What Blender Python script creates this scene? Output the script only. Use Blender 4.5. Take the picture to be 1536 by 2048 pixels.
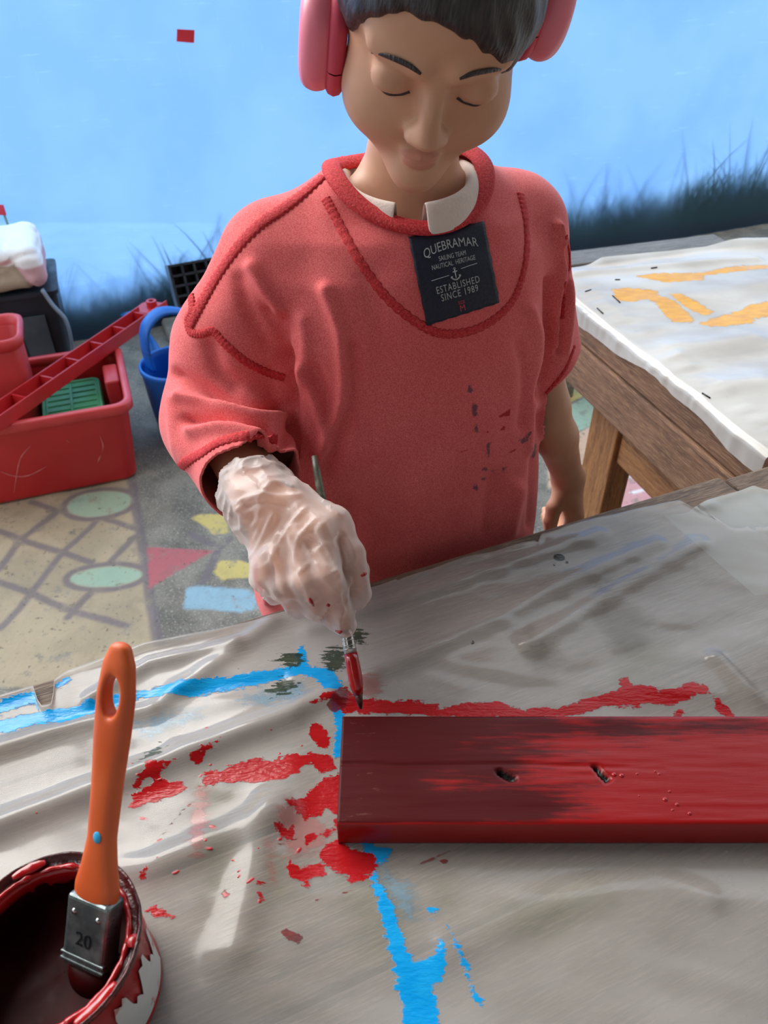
import bpy, bmesh, math, random
import numpy as np
from mathutils import Vector, Matrix
from mathutils.bvhtree import BVHTree

for _o in list(bpy.data.objects):
    bpy.data.objects.remove(_o, do_unlink=True)
scene = bpy.context.scene
COL = scene.collection
rnd = random.Random(7)
rng = np.random.default_rng(5)

# ------------------------------------------------------------------ camera
FPX = 1539.0
PITCH = math.radians(38.9)
CAMZ = 1.28
CP, SP = math.cos(PITCH), math.sin(PITCH)
cam_data = bpy.data.cameras.new('camera')
cam = bpy.data.objects.new('camera', cam_data)
COL.objects.link(cam)
cam.location = (0, 0, CAMZ)
cam.rotation_euler = (math.pi / 2 - PITCH, 0, 0)
cam_data.sensor_fit = 'VERTICAL'
cam_data.sensor_height = 36.0
cam_data.sensor_width = 27.0
cam_data.lens = FPX / 2048 * 36.0
cam_data.clip_start = 0.02
cam_data.dof.use_dof = True
cam_data.dof.focus_distance = 0.70
cam_data.dof.aperture_fstop = 11.0
scene.camera = cam

# ------------------------------------------------------------------ world, sun, exposure
world = bpy.data.worlds.new('overcast_sky')
scene.world = world
world.use_nodes = True
_bg = world.node_tree.nodes['Background']
_bg.inputs[0].default_value = (0.80, 0.90, 1.0, 1)
_bg.inputs[1].default_value = 1.0
sun_d = bpy.data.lights.new('hazy_sun', 'SUN')
sun_d.energy = 3.0
sun_d.angle = math.radians(50)
sun_d.color = (1.0, 0.95, 0.88)
sun = bpy.data.objects.new('hazy_sun', sun_d)
COL.objects.link(sun)
sun.rotation_euler = Vector((0.62, -0.55, -0.62)).to_track_quat('-Z', 'Y').to_euler()
vs = scene.view_settings
vs.view_transform = 'Standard'
vs.look = 'None'
vs.gamma = 1.0
vs.exposure = 0.95
vs.use_curve_mapping = False

# ------------------------------------------------------------------ photograph pixel -> place helpers
def ray(u, v):
    x = (u - 768) / FPX
    y = (v - 1024) / FPX
    return np.array([x, CP - y * SP, -SP - y * CP])
def at(u, v, t):
    return np.array([0, 0, CAMZ]) + ray(u, v) * t
def onz(u, v, z):
    d = ray(u, v)
    return np.array([0, 0, CAMZ]) + d * ((z - CAMZ) / d[2])
def proj(P):
    P = np.asarray(P, float)
    q = P - np.array([0, 0, CAMZ])
    fw = q[..., 1] * CP - q[..., 2] * SP
    up = q[..., 1] * SP + q[..., 2] * CP
    return 768 + FPX * q[..., 0] / fw, 1024 - FPX * up / fw
def zoomed(pts, u0, v0, k):
    return [(u0 + x / k, v0 + y / k) for x, y in pts]

# ------------------------------------------------------------------ object helpers
WM = {}
def link(o, parent=None, world=None):
    COL.objects.link(o)
    world = world or Matrix.Identity(4)
    WM[o.name] = world
    if parent:
        o.parent = parent
        o.matrix_parent_inverse = WM[parent.name].inverted()
    o.matrix_basis = world
    return o
def tag(o, label, cat=None, group=None, kind=None):
    if label: o['label'] = label
    if cat: o['category'] = cat
    if group: o['group'] = group
    if kind: o['kind'] = kind
    return o
def struct(o, label=None, kind='structure'):
    o['kind'] = kind
    if label: o['label'] = label
    return o
def empty(name, loc=(0, 0, 0), rz=0.0):
    o = bpy.data.objects.new(name, None)
    o.empty_display_size = 0.05
    return link(o, None, Matrix.Translation(loc) @ Matrix.Rotation(rz, 4, 'Z'))
def mesh_ob(name, V, F, mat, parent=None, world=None, smooth=True, attrs=None):
    me = bpy.data.meshes.new(name)
    V = np.asarray(V, float)
    me.from_pydata(V.tolist(), [], F.tolist() if isinstance(F, np.ndarray) else F)
    if smooth:
        me.polygons.foreach_set('use_smooth', np.ones(len(me.polygons), bool))
    if attrs:
        for k, a in attrs.items():
            at_ = me.attributes.new(k, 'FLOAT', 'POINT')
            at_.data.foreach_set('value', np.asarray(a, np.float32))
    me.update()
    if mat: me.materials.append(mat)
    return link(bpy.data.objects.new(name, me), parent, world)
def bm_ob(name, bm, mat, parent=None, world=None, smooth=False, bevel=0, seg=2):
    me = bpy.data.meshes.new(name)
    bmesh.ops.recalc_face_normals(bm, faces=bm.faces)
    bm.to_mesh(me)
    bm.free()
    if smooth:
        me.polygons.foreach_set('use_smooth', np.ones(len(me.polygons), bool))
    if mat: me.materials.append(mat)
    o = link(bpy.data.objects.new(name, me), parent, world)
    if bevel:
        b = o.modifiers.new('bevel', 'BEVEL')
        b.width = bevel
        b.segments = seg
        b.limit_method = 'ANGLE'
        b.angle_limit = math.radians(40)
    return o
def clone(o, parent=None, world=None):
    c = bpy.data.objects.new(o.name.split('.')[0], o.data)
    for m in o.modifiers:
        n = c.modifiers.new(m.name, m.type)
        if m.type == 'BEVEL':
            n.width, n.segments, n.limit_method, n.angle_limit = m.width, m.segments, m.limit_method, m.angle_limit
    return link(c, parent, world)
def add_box(bm, lo, hi, M=None):
    vs_ = [bm.verts.new((x, y, z)) for x in (lo[0], hi[0]) for y in (lo[1], hi[1]) for z in (lo[2], hi[2])]
    if M is not None:
        for v in vs_: v.co = M @ v.co
    for f in ((0, 1, 3, 2), (4, 6, 7, 5), (0, 4, 5, 1), (2, 3, 7, 6), (0, 2, 6, 4), (1, 5, 7, 3)):
        bm.faces.new([vs_[i] for i in f])
    return bm
def box_ob(name, lo, hi, mat, parent=None, world=None, bevel=0.0, seg=2):
    # keeps the mesh centred on its own origin so that grain follows the piece
    lo, hi = Vector(lo), Vector(hi)
    c = (lo + hi) / 2
    bm = add_box(bmesh.new(), lo - c, hi - c)
    return bm_ob(name, bm, mat, parent, (world or Matrix.Identity(4)) @ Matrix.Translation(c), bevel=bevel, seg=seg)
def frame(o, x, y):
    x = Vector(x).normalized()
    z = x.cross(Vector(y)).normalized()
    y = z.cross(x)
    return Matrix.Translation(o) @ Matrix((x, y, z)).transposed().to_4x4()
def catmull(P, n):
    P = np.asarray(P, float)
    P = np.vstack([2 * P[0] - P[1], P, 2 * P[-1] - P[-2]])
    out = []
    for i in range(1, len(P) - 2):
        p0, p1, p2, p3 = P[i - 1:i + 3]
        for t in np.linspace(0, 1, n, endpoint=False):
            out.append(0.5 * (2 * p1 + (p2 - p0) * t + (2 * p0 - 5 * p1 + 4 * p2 - p3) * t * t + (3 * p1 - p0 - 3 * p2 + p3) * t ** 3))
    out.append(P[-2])
    return np.array(out)
def tube(path, rad, k=8, normals=None, flat=1.0, cap=True):
    """swept tube; rad scalar or per point; flat squashes along the given normals"""
    path = np.asarray(path, float)
    n = len(path)
    rad = np.broadcast_to(np.asarray(rad, float), (n,))
    T = np.gradient(path, axis=0)
    T /= np.linalg.norm(T, axis=1)[:, None] + 1e-12
    if normals is None:
        ref = np.array([0, 0, 1.0]) if abs(T[:, 2]).mean() < 0.8 else np.array([1.0, 0, 0])
        N = np.tile(ref, (n, 1))
    else:
        N = np.asarray(normals, float)
    N = N - (N * T).sum(1)[:, None] * T
    N /= np.linalg.norm(N, axis=1)[:, None] + 1e-12
    B = np.cross(T, N)
    V, F = [], []
    for j in range(k):
        a = 2 * math.pi * j / k
        V.append(path + rad[:, None] * (math.cos(a) * B + flat * math.sin(a) * N))
    V = np.stack(V, 1).reshape(-1, 3)
    for i in range(n - 1):
        for j in range(k):
            F.append((i * k + j, i * k + (j + 1) % k, (i + 1) * k + (j + 1) % k, (i + 1) * k + j))
    if cap:
        F.append(tuple(range(k))[::-1])
        F.append(tuple((n - 1) * k + j for j in range(k)))
    return V, F
def lathe(prof, k=48, c=(0, 0)):
    V, F = [], []
    for r, z in prof:
        for j in range(k):
            a = 2 * math.pi * j / k
            V.append((c[0] + r * math.cos(a), c[1] + r * math.sin(a), z))
    for i in range(len(prof) - 1):
        for j in range(k):
            F.append((i * k + j, i * k + (j + 1) % k, (i + 1) * k + (j + 1) % k, (i + 1) * k + j))
    return np.array(V), F

# ------------------------------------------------------------------ noise, signed distances, surface nets
_H = rng.random((64, 64, 64))
def vnoise(P):
    P = np.asarray(P, float)
    i = np.floor(P).astype(int)
    f = P - i
    f = f * f * (3 - 2 * f)
    i = i & 63
    j = (i + 1) & 63
    x0, y0, z0 = i.T
    x1, y1, z1 = j.T
    fx, fy, fz = f.T
    a = _H[x0, y0, z0] * (1 - fx) + _H[x1, y0, z0] * fx
    b = _H[x0, y1, z0] * (1 - fx) + _H[x1, y1, z0] * fx
    c = _H[x0, y0, z1] * (1 - fx) + _H[x1, y0, z1] * fx
    d = _H[x0, y1, z1] * (1 - fx) + _H[x1, y1, z1] * fx
    return ((a * (1 - fy) + b * fy) * (1 - fz) + (c * (1 - fy) + d * fy) * fz) * 2 - 1
def fbm(P, o=3):
    s, a = 0, 1.0
    for k in range(o):
        s = s + a * vnoise(P * 2 ** k + 17.3 * k)
        a *= 0.5
    return s
def smin(a, b, k):
    h = np.clip(0.5 + 0.5 * (b - a) / k, 0, 1)
    return b * (1 - h) + a * h - k * h * (1 - h)
def smax(a, b, k):
    return -smin(-a, -b, k)
def cone(P, a, b, r1, r2):
    a, b = np.asarray(a, float), np.asarray(b, float)
    ab = b - a
    t = np.clip(((P - a) @ ab) / (ab @ ab), 0, 1)
    return np.linalg.norm(P - a - t[:, None] * ab, axis=1) - (r1 + (r2 - r1) * t)
def ball(P, c, r):
    return np.linalg.norm(P - np.asarray(c, float), axis=1) - r
def ellip(P, c, r, R=None):
    q = P - np.asarray(c, float)
    if R is not None: q = q @ np.asarray(R)
    r = np.asarray(r, float)
    k0 = np.linalg.norm(q / r, axis=1)
    k1 = np.linalg.norm(q / (r * r), axis=1) + 1e-9
    return k0 * (k0 - 1) / k1
def chain(P, pts, rad, k=0.006):
    d = None
    for i in range(len(pts) - 1):
        e = cone(P, pts[i], pts[i + 1], rad[i], rad[i + 1])
        d = e if d is None else smin(d, e, k)
    return d
def surfnet(f, lo, hi, h, blk=8, slack=1.5):
    lo = np.asarray(lo, float)
    n = (np.ceil((np.asarray(hi) - lo) / h / blk).astype(int)) * blk
    nb = n // blk
    bi = np.stack(np.meshgrid(*[np.arange(m) for m in nb], indexing='ij'), -1).reshape(-1, 3)
    bc = lo + (bi * blk + (blk - 1) / 2) * h
    bd = f(bc)
    V = np.repeat(np.repeat(np.repeat(bd.reshape(nb), blk, 0), blk, 1), blk, 2).astype(np.float32)
    act = bi[np.abs(bd) < slack * blk * h * 0.87 + 0.004]
    loc = np.stack(np.meshgrid(*[np.arange(blk)] * 3, indexing='ij'), -1).reshape(-1, 3)
    for s in range(0, len(act), 600):
        idx = (act[s:s + 600, None, :] * blk + loc[None]).reshape(-1, 3)
        V[idx[:, 0], idx[:, 1], idx[:, 2]] = f(lo + idx * h)
    S = V < 0
    c = np.zeros(np.array(V.shape) - 1, np.int8)
    for dx in (0, 1):
        for dy in (0, 1):
            for dz in (0, 1):
                c += S[dx:dx + c.shape[0], dy:dy + c.shape[1], dz:dz + c.shape[2]]
    cells = np.argwhere((c > 0) & (c < 8))
    ix = np.full(c.shape, -1, np.int32)
    ix[cells[:, 0], cells[:, 1], cells[:, 2]] = np.arange(len(cells))
    acc = np.zeros((len(cells), 3))
    cnt = np.zeros(len(cells))
    for ax in range(3):
        o1, o2 = [a for a in range(3) if a != ax]
        for p in (0, 1):
            for q in (0, 1):
                a = cells.copy()
                a[:, o1] += p
                a[:, o2] += q
                b = a.copy()
                b[:, ax] += 1
                va = V[a[:, 0], a[:, 1], a[:, 2]].astype(float)
                vb = V[b[:, 0], b[:, 1], b[:, 2]].astype(float)
                m = (va < 0) != (vb < 0)
                t = np.where(m, va / np.where(m, va - vb, 1), 0)
                pt = a.astype(float)
                pt[:, ax] += t
                acc[m] += pt[m]
                cnt[m] += 1
    verts = lo + acc / cnt[:, None] * h
    faces = []
    for ax in range(3):
        o1, o2 = [(1, 2), (2, 0), (0, 1)][ax]
        A = np.take(S, np.arange(V.shape[ax] - 1), ax)
        B = np.take(S, np.arange(1, V.shape[ax]), ax)
        e = np.argwhere(A != B)
        e = e[(e[:, o1] > 0) & (e[:, o2] > 0) & (e[:, o1] < c.shape[o1]) & (e[:, o2] < c.shape[o2])]
        if not len(e): continue
        ins = A[e[:, 0], e[:, 1], e[:, 2]]
        q = []
        for p1, p2 in ((-1, -1), (0, -1), (0, 0), (-1, 0)):
            g = e.copy()
            g[:, o1] += p1
            g[:, o2] += p2
            q.append(ix[g[:, 0], g[:, 1], g[:, 2]])
        q = np.stack(q, 1)
        q[~ins] = q[~ins][:, ::-1]
        faces.append(q)
    F = np.vstack(faces)
    F = F[(F >= 0).all(1)]
    return verts, F
def prune(V, F, keep_face):
    F = F[keep_face]
    used = np.unique(F)
    m = np.full(len(V), -1)
    m[used] = np.arange(len(used))
    return V[used], m[F]
def vnormals(V, F):
    n = np.cross(V[F[:, 2]] - V[F[:, 0]], V[F[:, 3]] - V[F[:, 1]])
    N = np.zeros_like(V)
    for j in range(4): np.add.at(N, F[:, j], n)
    return N / (np.linalg.norm(N, axis=1)[:, None] + 1e-12)
def smooth_mesh(V, F, it=2, lam=0.5):
    V = V.copy()
    for _ in range(it):
        A = np.zeros_like(V)
        C = np.zeros(len(V))
        for j in range(4):
            for k in (1, 3):
                np.add.at(A, F[:, j], V[F[:, (j + k) % 4]])
                np.add.at(C, F[:, j], 1)
        V += lam * (A / np.maximum(C, 1)[:, None] - V)
    return V
def poly_sd(X, Y, poly):
    poly = np.asarray(poly, float)
    d = np.full(X.shape, 1e9)
    ins = np.zeros(X.shape, bool)
    for i in range(len(poly)):
        ax, ay = poly[i]
        bx, by = poly[(i + 1) % len(poly)]
        ex, ey = bx - ax, by - ay
        t = np.clip(((X - ax) * ex + (Y - ay) * ey) / (ex * ex + ey * ey + 1e-12), 0, 1)
        d = np.minimum(d, np.hypot(X - ax - t * ex, Y - ay - t * ey))
        c = ((ay > Y) != (by > Y)) & (X < (bx - ax) * (Y - ay) / (by - ay + 1e-12) + ax)
        ins ^= c
    return np.where(ins, -d, d)
def line_d(X, Y, pts):
    d = np.full(X.shape, 1e9)
    for (ax, ay), (bx, by) in zip(pts[:-1], pts[1:]):
        ex, ey = bx - ax, by - ay
        t = np.clip(((X - ax) * ex + (Y - ay) * ey) / (ex * ex + ey * ey + 1e-12), 0, 1)
        d = np.minimum(d, np.hypot(X - ax - t * ex, Y - ay - t * ey))
    return d

# ------------------------------------------------------------------ materials
def lin(c):
    r = []
    for x in c[:3]:
        x /= 255
        r.append(x / 12.92 if x <= 0.04045 else ((x + 0.055) / 1.055) ** 2.4)
    return (*r, 1)
class G:
    """small node graph writer"""
    def __init__(self, name):
        self.m = bpy.data.materials.new(name)
        self.m.use_nodes = True
        self.t = self.m.node_tree
        self.t.nodes.clear()
        self.out = self.t.nodes.new('ShaderNodeOutputMaterial')
        self._oc = None
    def put(self, sock, v):
        if v is None: return
        if isinstance(v, bpy.types.NodeSocket): self.t.links.new(v, sock)
        else: sock.default_value = v
    def n(self, typ, **kw):
        nd = self.t.nodes.new('ShaderNode' + typ)
        for k, v in kw.items():
            if k.startswith('i_'):
                key = k[2:]
                self.put(nd.inputs[int(key) if key.isdigit() else key.replace('_', ' ')], v)
            else: setattr(nd, k, v)
        return nd
    def coord(self, stretch=(1, 1, 1), which='Object', off=None):
        tc = self.n('TexCoord').outputs[which]
        mp = self.n('Mapping', i_0=tc)
        mp.inputs['Scale'].default_value = stretch
        if off is not None: self.put(mp.inputs['Location'], off)
        return mp.outputs[0]
    def noise(self, scale, detail=4, rough=0.55, stretch=(1, 1, 1), dist=0.0, vec=None):
        nd = self.n('TexNoise')
        self.put(nd.inputs['Vector'], vec or self.coord(stretch))
        nd.inputs['Scale'].default_value = scale
        nd.inputs['Detail'].default_value = detail
        nd.inputs['Roughness'].default_value = rough
        nd.inputs['Distortion'].default_value = dist
        return nd.outputs[0]
    def ramp(self, v, a, b, lo=0.0, hi=1.0):
        nd = self.n('MapRange', interpolation_type='SMOOTHSTEP')
        self.put(nd.inputs[0], v)
        for i, x in ((1, a), (2, b), (3, lo), (4, hi)): nd.inputs[i].default_value = x
        return nd.outputs[0]
    def math(self, op, a, b=None, clamp=False):
        nd = self.n('Math', operation=op, use_clamp=clamp)
        self.put(nd.inputs[0], a)
        if b is not None: self.put(nd.inputs[1], b)
        return nd.outputs[0]
    def mix(self, f, a, b, blend='MIX'):
        nd = self.n('Mix', data_type='RGBA', blend_type=blend)
        self.put(nd.inputs[0], f)
        self.put(nd.inputs[6], a)
        self.put(nd.inputs[7], b)
        return nd.outputs[2]
    def attr(self, name):
        return self.n('Attribute', attribute_name=name).outputs['Fac']
    def bump(self, h, strength=0.3, dist=0.01, normal=None):
        nd = self.n('Bump')
        nd.inputs['Strength'].default_value = strength
        nd.inputs['Distance'].default_value = dist
        self.put(nd.inputs['Height'], h)
        self.put(nd.inputs['Normal'], normal)
        return nd.outputs[0]
    def bsdf(self, **kw):
        nd = self.n('BsdfPrincipled')
        for k, v in kw.items(): self.put(nd.inputs[k.replace('_', ' ')], v)
        return nd
    def done(self, sh):
        self.t.links.new(sh.outputs[0] if not isinstance(sh, bpy.types.NodeSocket) else sh, self.out.inputs[0])
        return self.m
def M(name, c1, c2=None, scale=20, rough=0.5, lo=0.35, hi=0.65, stretch=(1, 1, 1), bump=0.0, bscale=None, bdist=0.004, metal=0.0, coat=0.0, spec=0.5, detail=5, rvar=0.1, sss=0.0):
    g = G(name)
    nz = g.noise(scale, detail, stretch=stretch)
    col = lin(c1)
    if c2 is not None: col = g.mix(g.ramp(nz, lo, hi), lin(c1), lin(c2))
    r = g.ramp(g.noise(scale * 1.7, 3), 0.3, 0.7, max(rough - rvar, 0.02), rough + rvar)
    nrm = None
    if bump: nrm = g.bump(g.noise(bscale or scale * 3, 5, stretch=stretch), bump, bdist)
    b = g.bsdf(Base_Color=col, Roughness=r, Metallic=metal, Normal=nrm)
    b.inputs['Specular IOR Level'].default_value = spec
    b.inputs['Coat Weight'].default_value = coat
    if sss:
        b.inputs['Subsurface Weight'].default_value = sss
        b.inputs['Subsurface Radius'].default_value = (0.01, 0.004, 0.002)
        b.inputs['Subsurface Scale'].default_value = 1.0
    return g.done(b)
def wood(name, dark, mid, light, gs=9, rough=0.7, bump=0.5, grain=14):
    g = G(name)
    rn = g.n('ObjectInfo').outputs['Random']
    off = g.n('CombineXYZ', i_0=g.math('MULTIPLY', rn, 13.0), i_1=g.math('MULTIPLY', rn, 7.0)).outputs[0]
    v = g.coord((1, grain, grain), off=off)
    n1 = g.noise(gs, 6, 0.65, vec=v, dist=0.6)
    n2 = g.noise(gs * 6, 4, 0.6, vec=v)
    n3 = g.noise(4, 3, vec=g.coord((1, 1, 1), off=off))
    c = g.mix(g.ramp(n1, 0.3, 0.7), lin(dark), lin(mid))
    c = g.mix(g.ramp(n2, 0.45, 0.75, 0, 0.8), c, lin(light))
    c = g.mix(g.ramp(n3, 0.4, 0.75, 0, 0.45), c, lin(dark))
    h = g.math('ADD', g.math('MULTIPLY', n1, 0.6), n2)
    return g.done(g.bsdf(Base_Color=c, Roughness=rough, Normal=g.bump(h, bump, 0.003)))

m_red_plastic = M('red_plastic', (196, 44, 46), (176, 36, 40), 6, 0.38, bump=0.05)
m_red_faded = M('faded_red_plastic', (205, 66, 66), (188, 52, 54), 5, 0.42, bump=0.05)
m_green_plastic = M('green_plastic', (72, 150, 100), (60, 130, 88), 8, 0.45)
m_blue_plastic = M('blue_plastic', (24, 108, 196), (18, 92, 176), 6, 0.4)
m_black_plastic = M('black_plastic', (26, 30, 36), (36, 42, 50), 10, 0.5)
m_grey_plastic = M('grey_plastic', (128, 140, 152), (100, 112, 124), 10, 0.5)
m_wood_old = wood('weathered_wood', (74, 58, 46), (124, 100, 80), (158, 136, 112))
m_wood_grey = wood('grey_weathered_plank', (96, 88, 80), (140, 130, 120), (168, 158, 146))
m_wood_warm = wood('warm_brown_wood', (112, 68, 36), (168, 112, 62), (192, 140, 88))
m_wood_brown = wood('brown_sawn_timber', (88, 60, 42), (140, 100, 72), (174, 136, 102), gs=7)
m_steel = M('steel', (190, 190, 186), (150, 150, 148), 30, 0.28, metal=1.0)
m_dark_steel = M('painted_steel', (128, 138, 138), (84, 96, 98), 60, 0.35, metal=0.7)
m_paint_red = M('wet_red_paint', (172, 24, 26), (150, 16, 20), 40, 0.16, coat=0.3, bump=0.15, bscale=60)
m_paint_dark = M('dark_red_paint', (58, 8, 10), (44, 5, 7), 30, 0.45, spec=0.08)

# ================================================================== SETTING
WALL_A = math.radians(22.8)
WX = np.array([math.cos(WALL_A), math.sin(WALL_A)])
WN = np.array([-math.sin(WALL_A), math.cos(WALL_A)])       # away from the camera
W0 = np.array([-0.83, 2.715])

# --- floor: painted rough concrete, the painted shapes held as distance fields
def fl(pts, k=(0, 900, 2.743)):
    return [tuple(onz(u, v, 0)[:2]) for u, v in (zoomed(pts, *k) if k else pts)]
def ell_px(cx, cy, a, b, rot, n=28):
    c, s = math.cos(rot), math.sin(rot)
    return [(cx + a * math.cos(t) * c - b * math.sin(t) * s, cy + a * math.cos(t) * s + b * math.sin(t) * c) for t in np.linspace(0, 2 * math.pi, n, endpoint=False)]
gx = np.concatenate([np.arange(-2.6, -1.5, 0.03), np.arange(-1.5, 0.0, 0.007), np.arange(0.0, 1.3, 0.009), np.arange(1.3, 3.25, 0.03)])
gy = np.concatenate([np.arange(-1.6, 0.8, 0.03), np.arange(0.8, 2.35, 0.007), np.arange(2.35, 3.9, 0.03)])
X, Y = np.meshgrid(gx, gy, indexing='ij')
zf = 0.0025 * fbm(np.stack([X.ravel() * 14, Y.ravel() * 14, 0 * X.ravel()], 1), 3).reshape(X.shape) - 0.004
tan_poly = fl([(-1500, -400), (640, -120), (720, 150), (760, 400), (800, 640), (830, 850), (865, 1050), (900, 1300), (-2500, 1300)])
sd_tan = poly_sd(X, Y, tan_poly)
lines = [[(720, 150), (760, 400), (800, 640), (830, 850), (865, 1050)], [(310, 330), (110, 490), (0, 640), (-160, 800)],
         [(520, 390), (340, 560), (180, 760), (110, 850), (0, 970)], [(740, 470), (600, 610)], [(490, 780), (370, 910)],
         [(170, 280), (310, 330)], [(-200, 380), (0, 440), (120, 490), (330, 555), (500, 610)], [(570, 370), (750, 430)],
         [(-200, 650), (0, 720), (170, 780), (370, 870), (690, 960)], [(1040, 450), (1200, 530), (1110, 720)], [(1200, 530), (1260, 480)]]
sd_line = np.full(X.shape, 1e3)
for i, l in enumerate(lines):
    sd_line = np.minimum(sd_line, line_d(X, Y, fl(l)) - (0.0125 if i == 0 else 0.0095))
green_e = [fl(ell_px(545, 290, 178, 66, -0.12)), fl(ell_px(580, 688, 196, 54, -0.07))]
sd_green = np.minimum(poly_sd(X, Y, green_e[0]), poly_sd(X, Y, green_e[1]))
ring = np.abs(sd_green - 0.010) - 0.009
sd_line = np.minimum(sd_line, ring)
R6 = (1060, 720, 5.486)
sd_green2 = poly_sd(X, Y, fl([(200, 600), (330, 540), (760, 330), (720, 700), (500, 780), (290, 880), (200, 900)], R6))
sd_green = np.minimum(sd_green, sd_green2)
sd_redt = poly_sd(X, Y, fl([(805, 525), (1165, 545), (815, 755)]))
sd_yel = np.minimum(np.minimum(poly_sd(X, Y, fl([(1050, 370), (1090, 345), (1240, 350), (1250, 450), (1170, 460), (1110, 400)])),
                    poly_sd(X, Y, fl([(1200, 600), (1300, 595), (1400, 620), (1400, 690), (1210, 710), (1170, 660)]))),
                    poly_sd(X, Y, fl([(0, 470), (180, 400), (470, 240), (800, 120), (900, 260), (610, 380), (210, 565), (0, 640)], R6)))
sd_blue = poly_sd(X, Y, fl([(1010, 830), (1020, 750), (1080, 735), (1350, 760), (1430, 800), (1430, 860), (1330, 885), (1150, 865), (1000, 865)]))
sd_navy = poly_sd(X, Y, fl([(0, 440), (200, 390), (450, 235), (700, 110), (500, 0), (0, 0)], R6))
sd_peach = poly_sd(X, Y, fl([(200, 905), (290, 890), (500, 790), (900, 620), (900, 1100), (520, 1300), (200, 1400)], R6))
sd_pink = poly_sd(X, Y, fl([(900, 1190), (1170, 1130), (1900, 1000), (2400, 1900), (1000, 1700), (700, 1600)], R6))
sd_white = np.minimum(np.minimum(poly_sd(X, Y, fl([(940, 1280), (1260, 1225), (1400, 1200), (1400, 1235), (1260, 1265), (950, 1310)], R6)),
                      poly_sd(X, Y, fl([(1080, 1440), (1400, 1370), (1560, 1330), (1560, 1370), (1420, 1405), (1130, 1460)], R6))),
                      poly_sd(X, Y, fl([(960, 1180), (1010, 1040), (1120, 1110), (1100, 1140)], R6)))
g = G('painted_concrete')
wn = g.math('SUBTRACT', g.noise(38, 5, 0.7), 0.5)
pit = g.ramp(g.noise(55, 4, 0.6), 0.30, 0.36, 0, 1)
spk = g.noise(220, 3, 0.6)
base = g.mix(g.ramp(g.noise(9, 5), 0.35, 0.65), lin((104, 98, 88)), lin((138, 130, 116)))
base = g.mix(g.ramp(spk, 0.55, 0.7), base, lin((172, 164, 150)))
base = g.mix(g.ramp(spk, 0.38, 0.3), base, lin((70, 66, 60)))
wear = g.ramp(g.noise(18, 7, 0.75), 0.54, 0.66, 0, 0.8)
def paint(base, name, col, amp=0.016, soft=0.006, op=1.0, col2=None):
    s = g.math('ADD', g.attr(name), g.math('MULTIPLY', wn, amp))
    f = g.ramp(s, soft, -soft, 0, op)
    f = g.math('MULTIPLY', f, g.math('SUBTRACT', 1.0, wear))
    f = g.math('MULTIPLY', f, g.math('ADD', g.math('MULTIPLY', pit, 0.75), 0.25))
    c = lin(col) if col2 is None else g.mix(g.ramp(g.noise(7, 4), 0.35, 0.65), lin(col), lin(col2))
    return g.mix(f, base, c)
c = paint(base, 'tan', (176, 156, 126), col2=(162, 144, 116))
c = paint(c, 'navy', (84, 98, 112))
c = paint(c, 'peach', (204, 166, 138))
c = paint(c, 'pink', (206, 150, 150))
c = paint(c, 'line', (112, 100, 102), 0.006, 0.006, 0.8)
c = paint(c, 'green', (152, 174, 150), 0.008, col2=(158, 172, 144))
c = paint(c, 'red', (176, 98, 100))
c = paint(c, 'yellow', (198, 176, 104))
c = paint(c, 'blue', (142, 172, 184))
c = paint(c, 'white', (226, 220, 216), 0.012)
pd = g.ramp(g.noise(75, 5, 0.65), 0.37, 0.31, 0, 0.7)
c = g.mix(pd, c, lin((84, 76, 64)))
c = g.mix(g.ramp(g.noise(5, 5, 0.7), 0.52, 0.72, 0, 0.45), c, lin((112, 104, 90)))
h = g.math('ADD', g.math('MULTIPLY', pit, 0.6), g.math('MULTIPLY', g.noise(120, 5), 0.5))
m_floor = g.done(g.bsdf(Base_Color=c, Roughness=0.85, Normal=g.bump(h, 0.6, 0.006)))
nx, ny = X.shape
V = np.stack([X.ravel(), Y.ravel(), zf.ravel()], 1)
I = np.arange(nx * ny).reshape(nx, ny)
F = np.stack([I[:-1, :-1], I[1:, :-1], I[1:, 1:], I[:-1, 1:]], -1).reshape(-1, 4)
floor = mesh_ob('floor', V, F, m_floor, attrs=dict(tan=sd_tan.ravel(), line=sd_line.ravel(), green=sd_green.ravel(), red=sd_redt.ravel(), yellow=sd_yel.ravel(),
                blue=sd_blue.ravel(), navy=sd_navy.ravel(), peach=sd_peach.ravel(), pink=sd_pink.ravel(), white=sd_white.ravel()))
struct(floor, 'rough concrete floor with worn painted shapes')

# --- back wall: translucent pale blue plastic sheet, lit from behind; grass leans against its far side
g = G('blue_translucent_sheet')
scr = g.ramp(g.noise(6, 6, 0.75, stretch=(1, 1, 18)), 0.60, 0.72, 0, 0.5)
scr2 = g.ramp(g.noise(5, 6, 0.75, stretch=(14, 14, 1)), 0.62, 0.74, 0, 0.35)
cb = g.mix(g.ramp(g.noise(3, 3), 0.3, 0.7), lin((112, 164, 236)), lin((124, 174, 240)))
cb = g.mix(g.math('MAXIMUM', scr, scr2), cb, lin((160, 204, 246)))
tr = g.n('BsdfTranslucent', i_0=cb)
df = g.bsdf(Base_Color=lin((150, 168, 176)), Roughness=0.5)
tp = g.n('BsdfTransparent', i_0=lin((150, 200, 235)))
m1 = g.n('MixShader', i_0=0.14, i_1=tr.outputs[0], i_2=df.outputs[0])
m2 = g.n('MixShader', i_0=0.28, i_1=m1.outputs[0], i_2=tp.outputs[0])
m_sheet = g.done(m2)
def wpt(s, d=0.0, z=0.0):
    p = W0 + WX * s + WN * d
    return (p[0], p[1], z)
ss = np.linspace(-2.2, 4.2, 129)
zz = np.linspace(-0.05, 2.05, 43)
V = []
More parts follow.
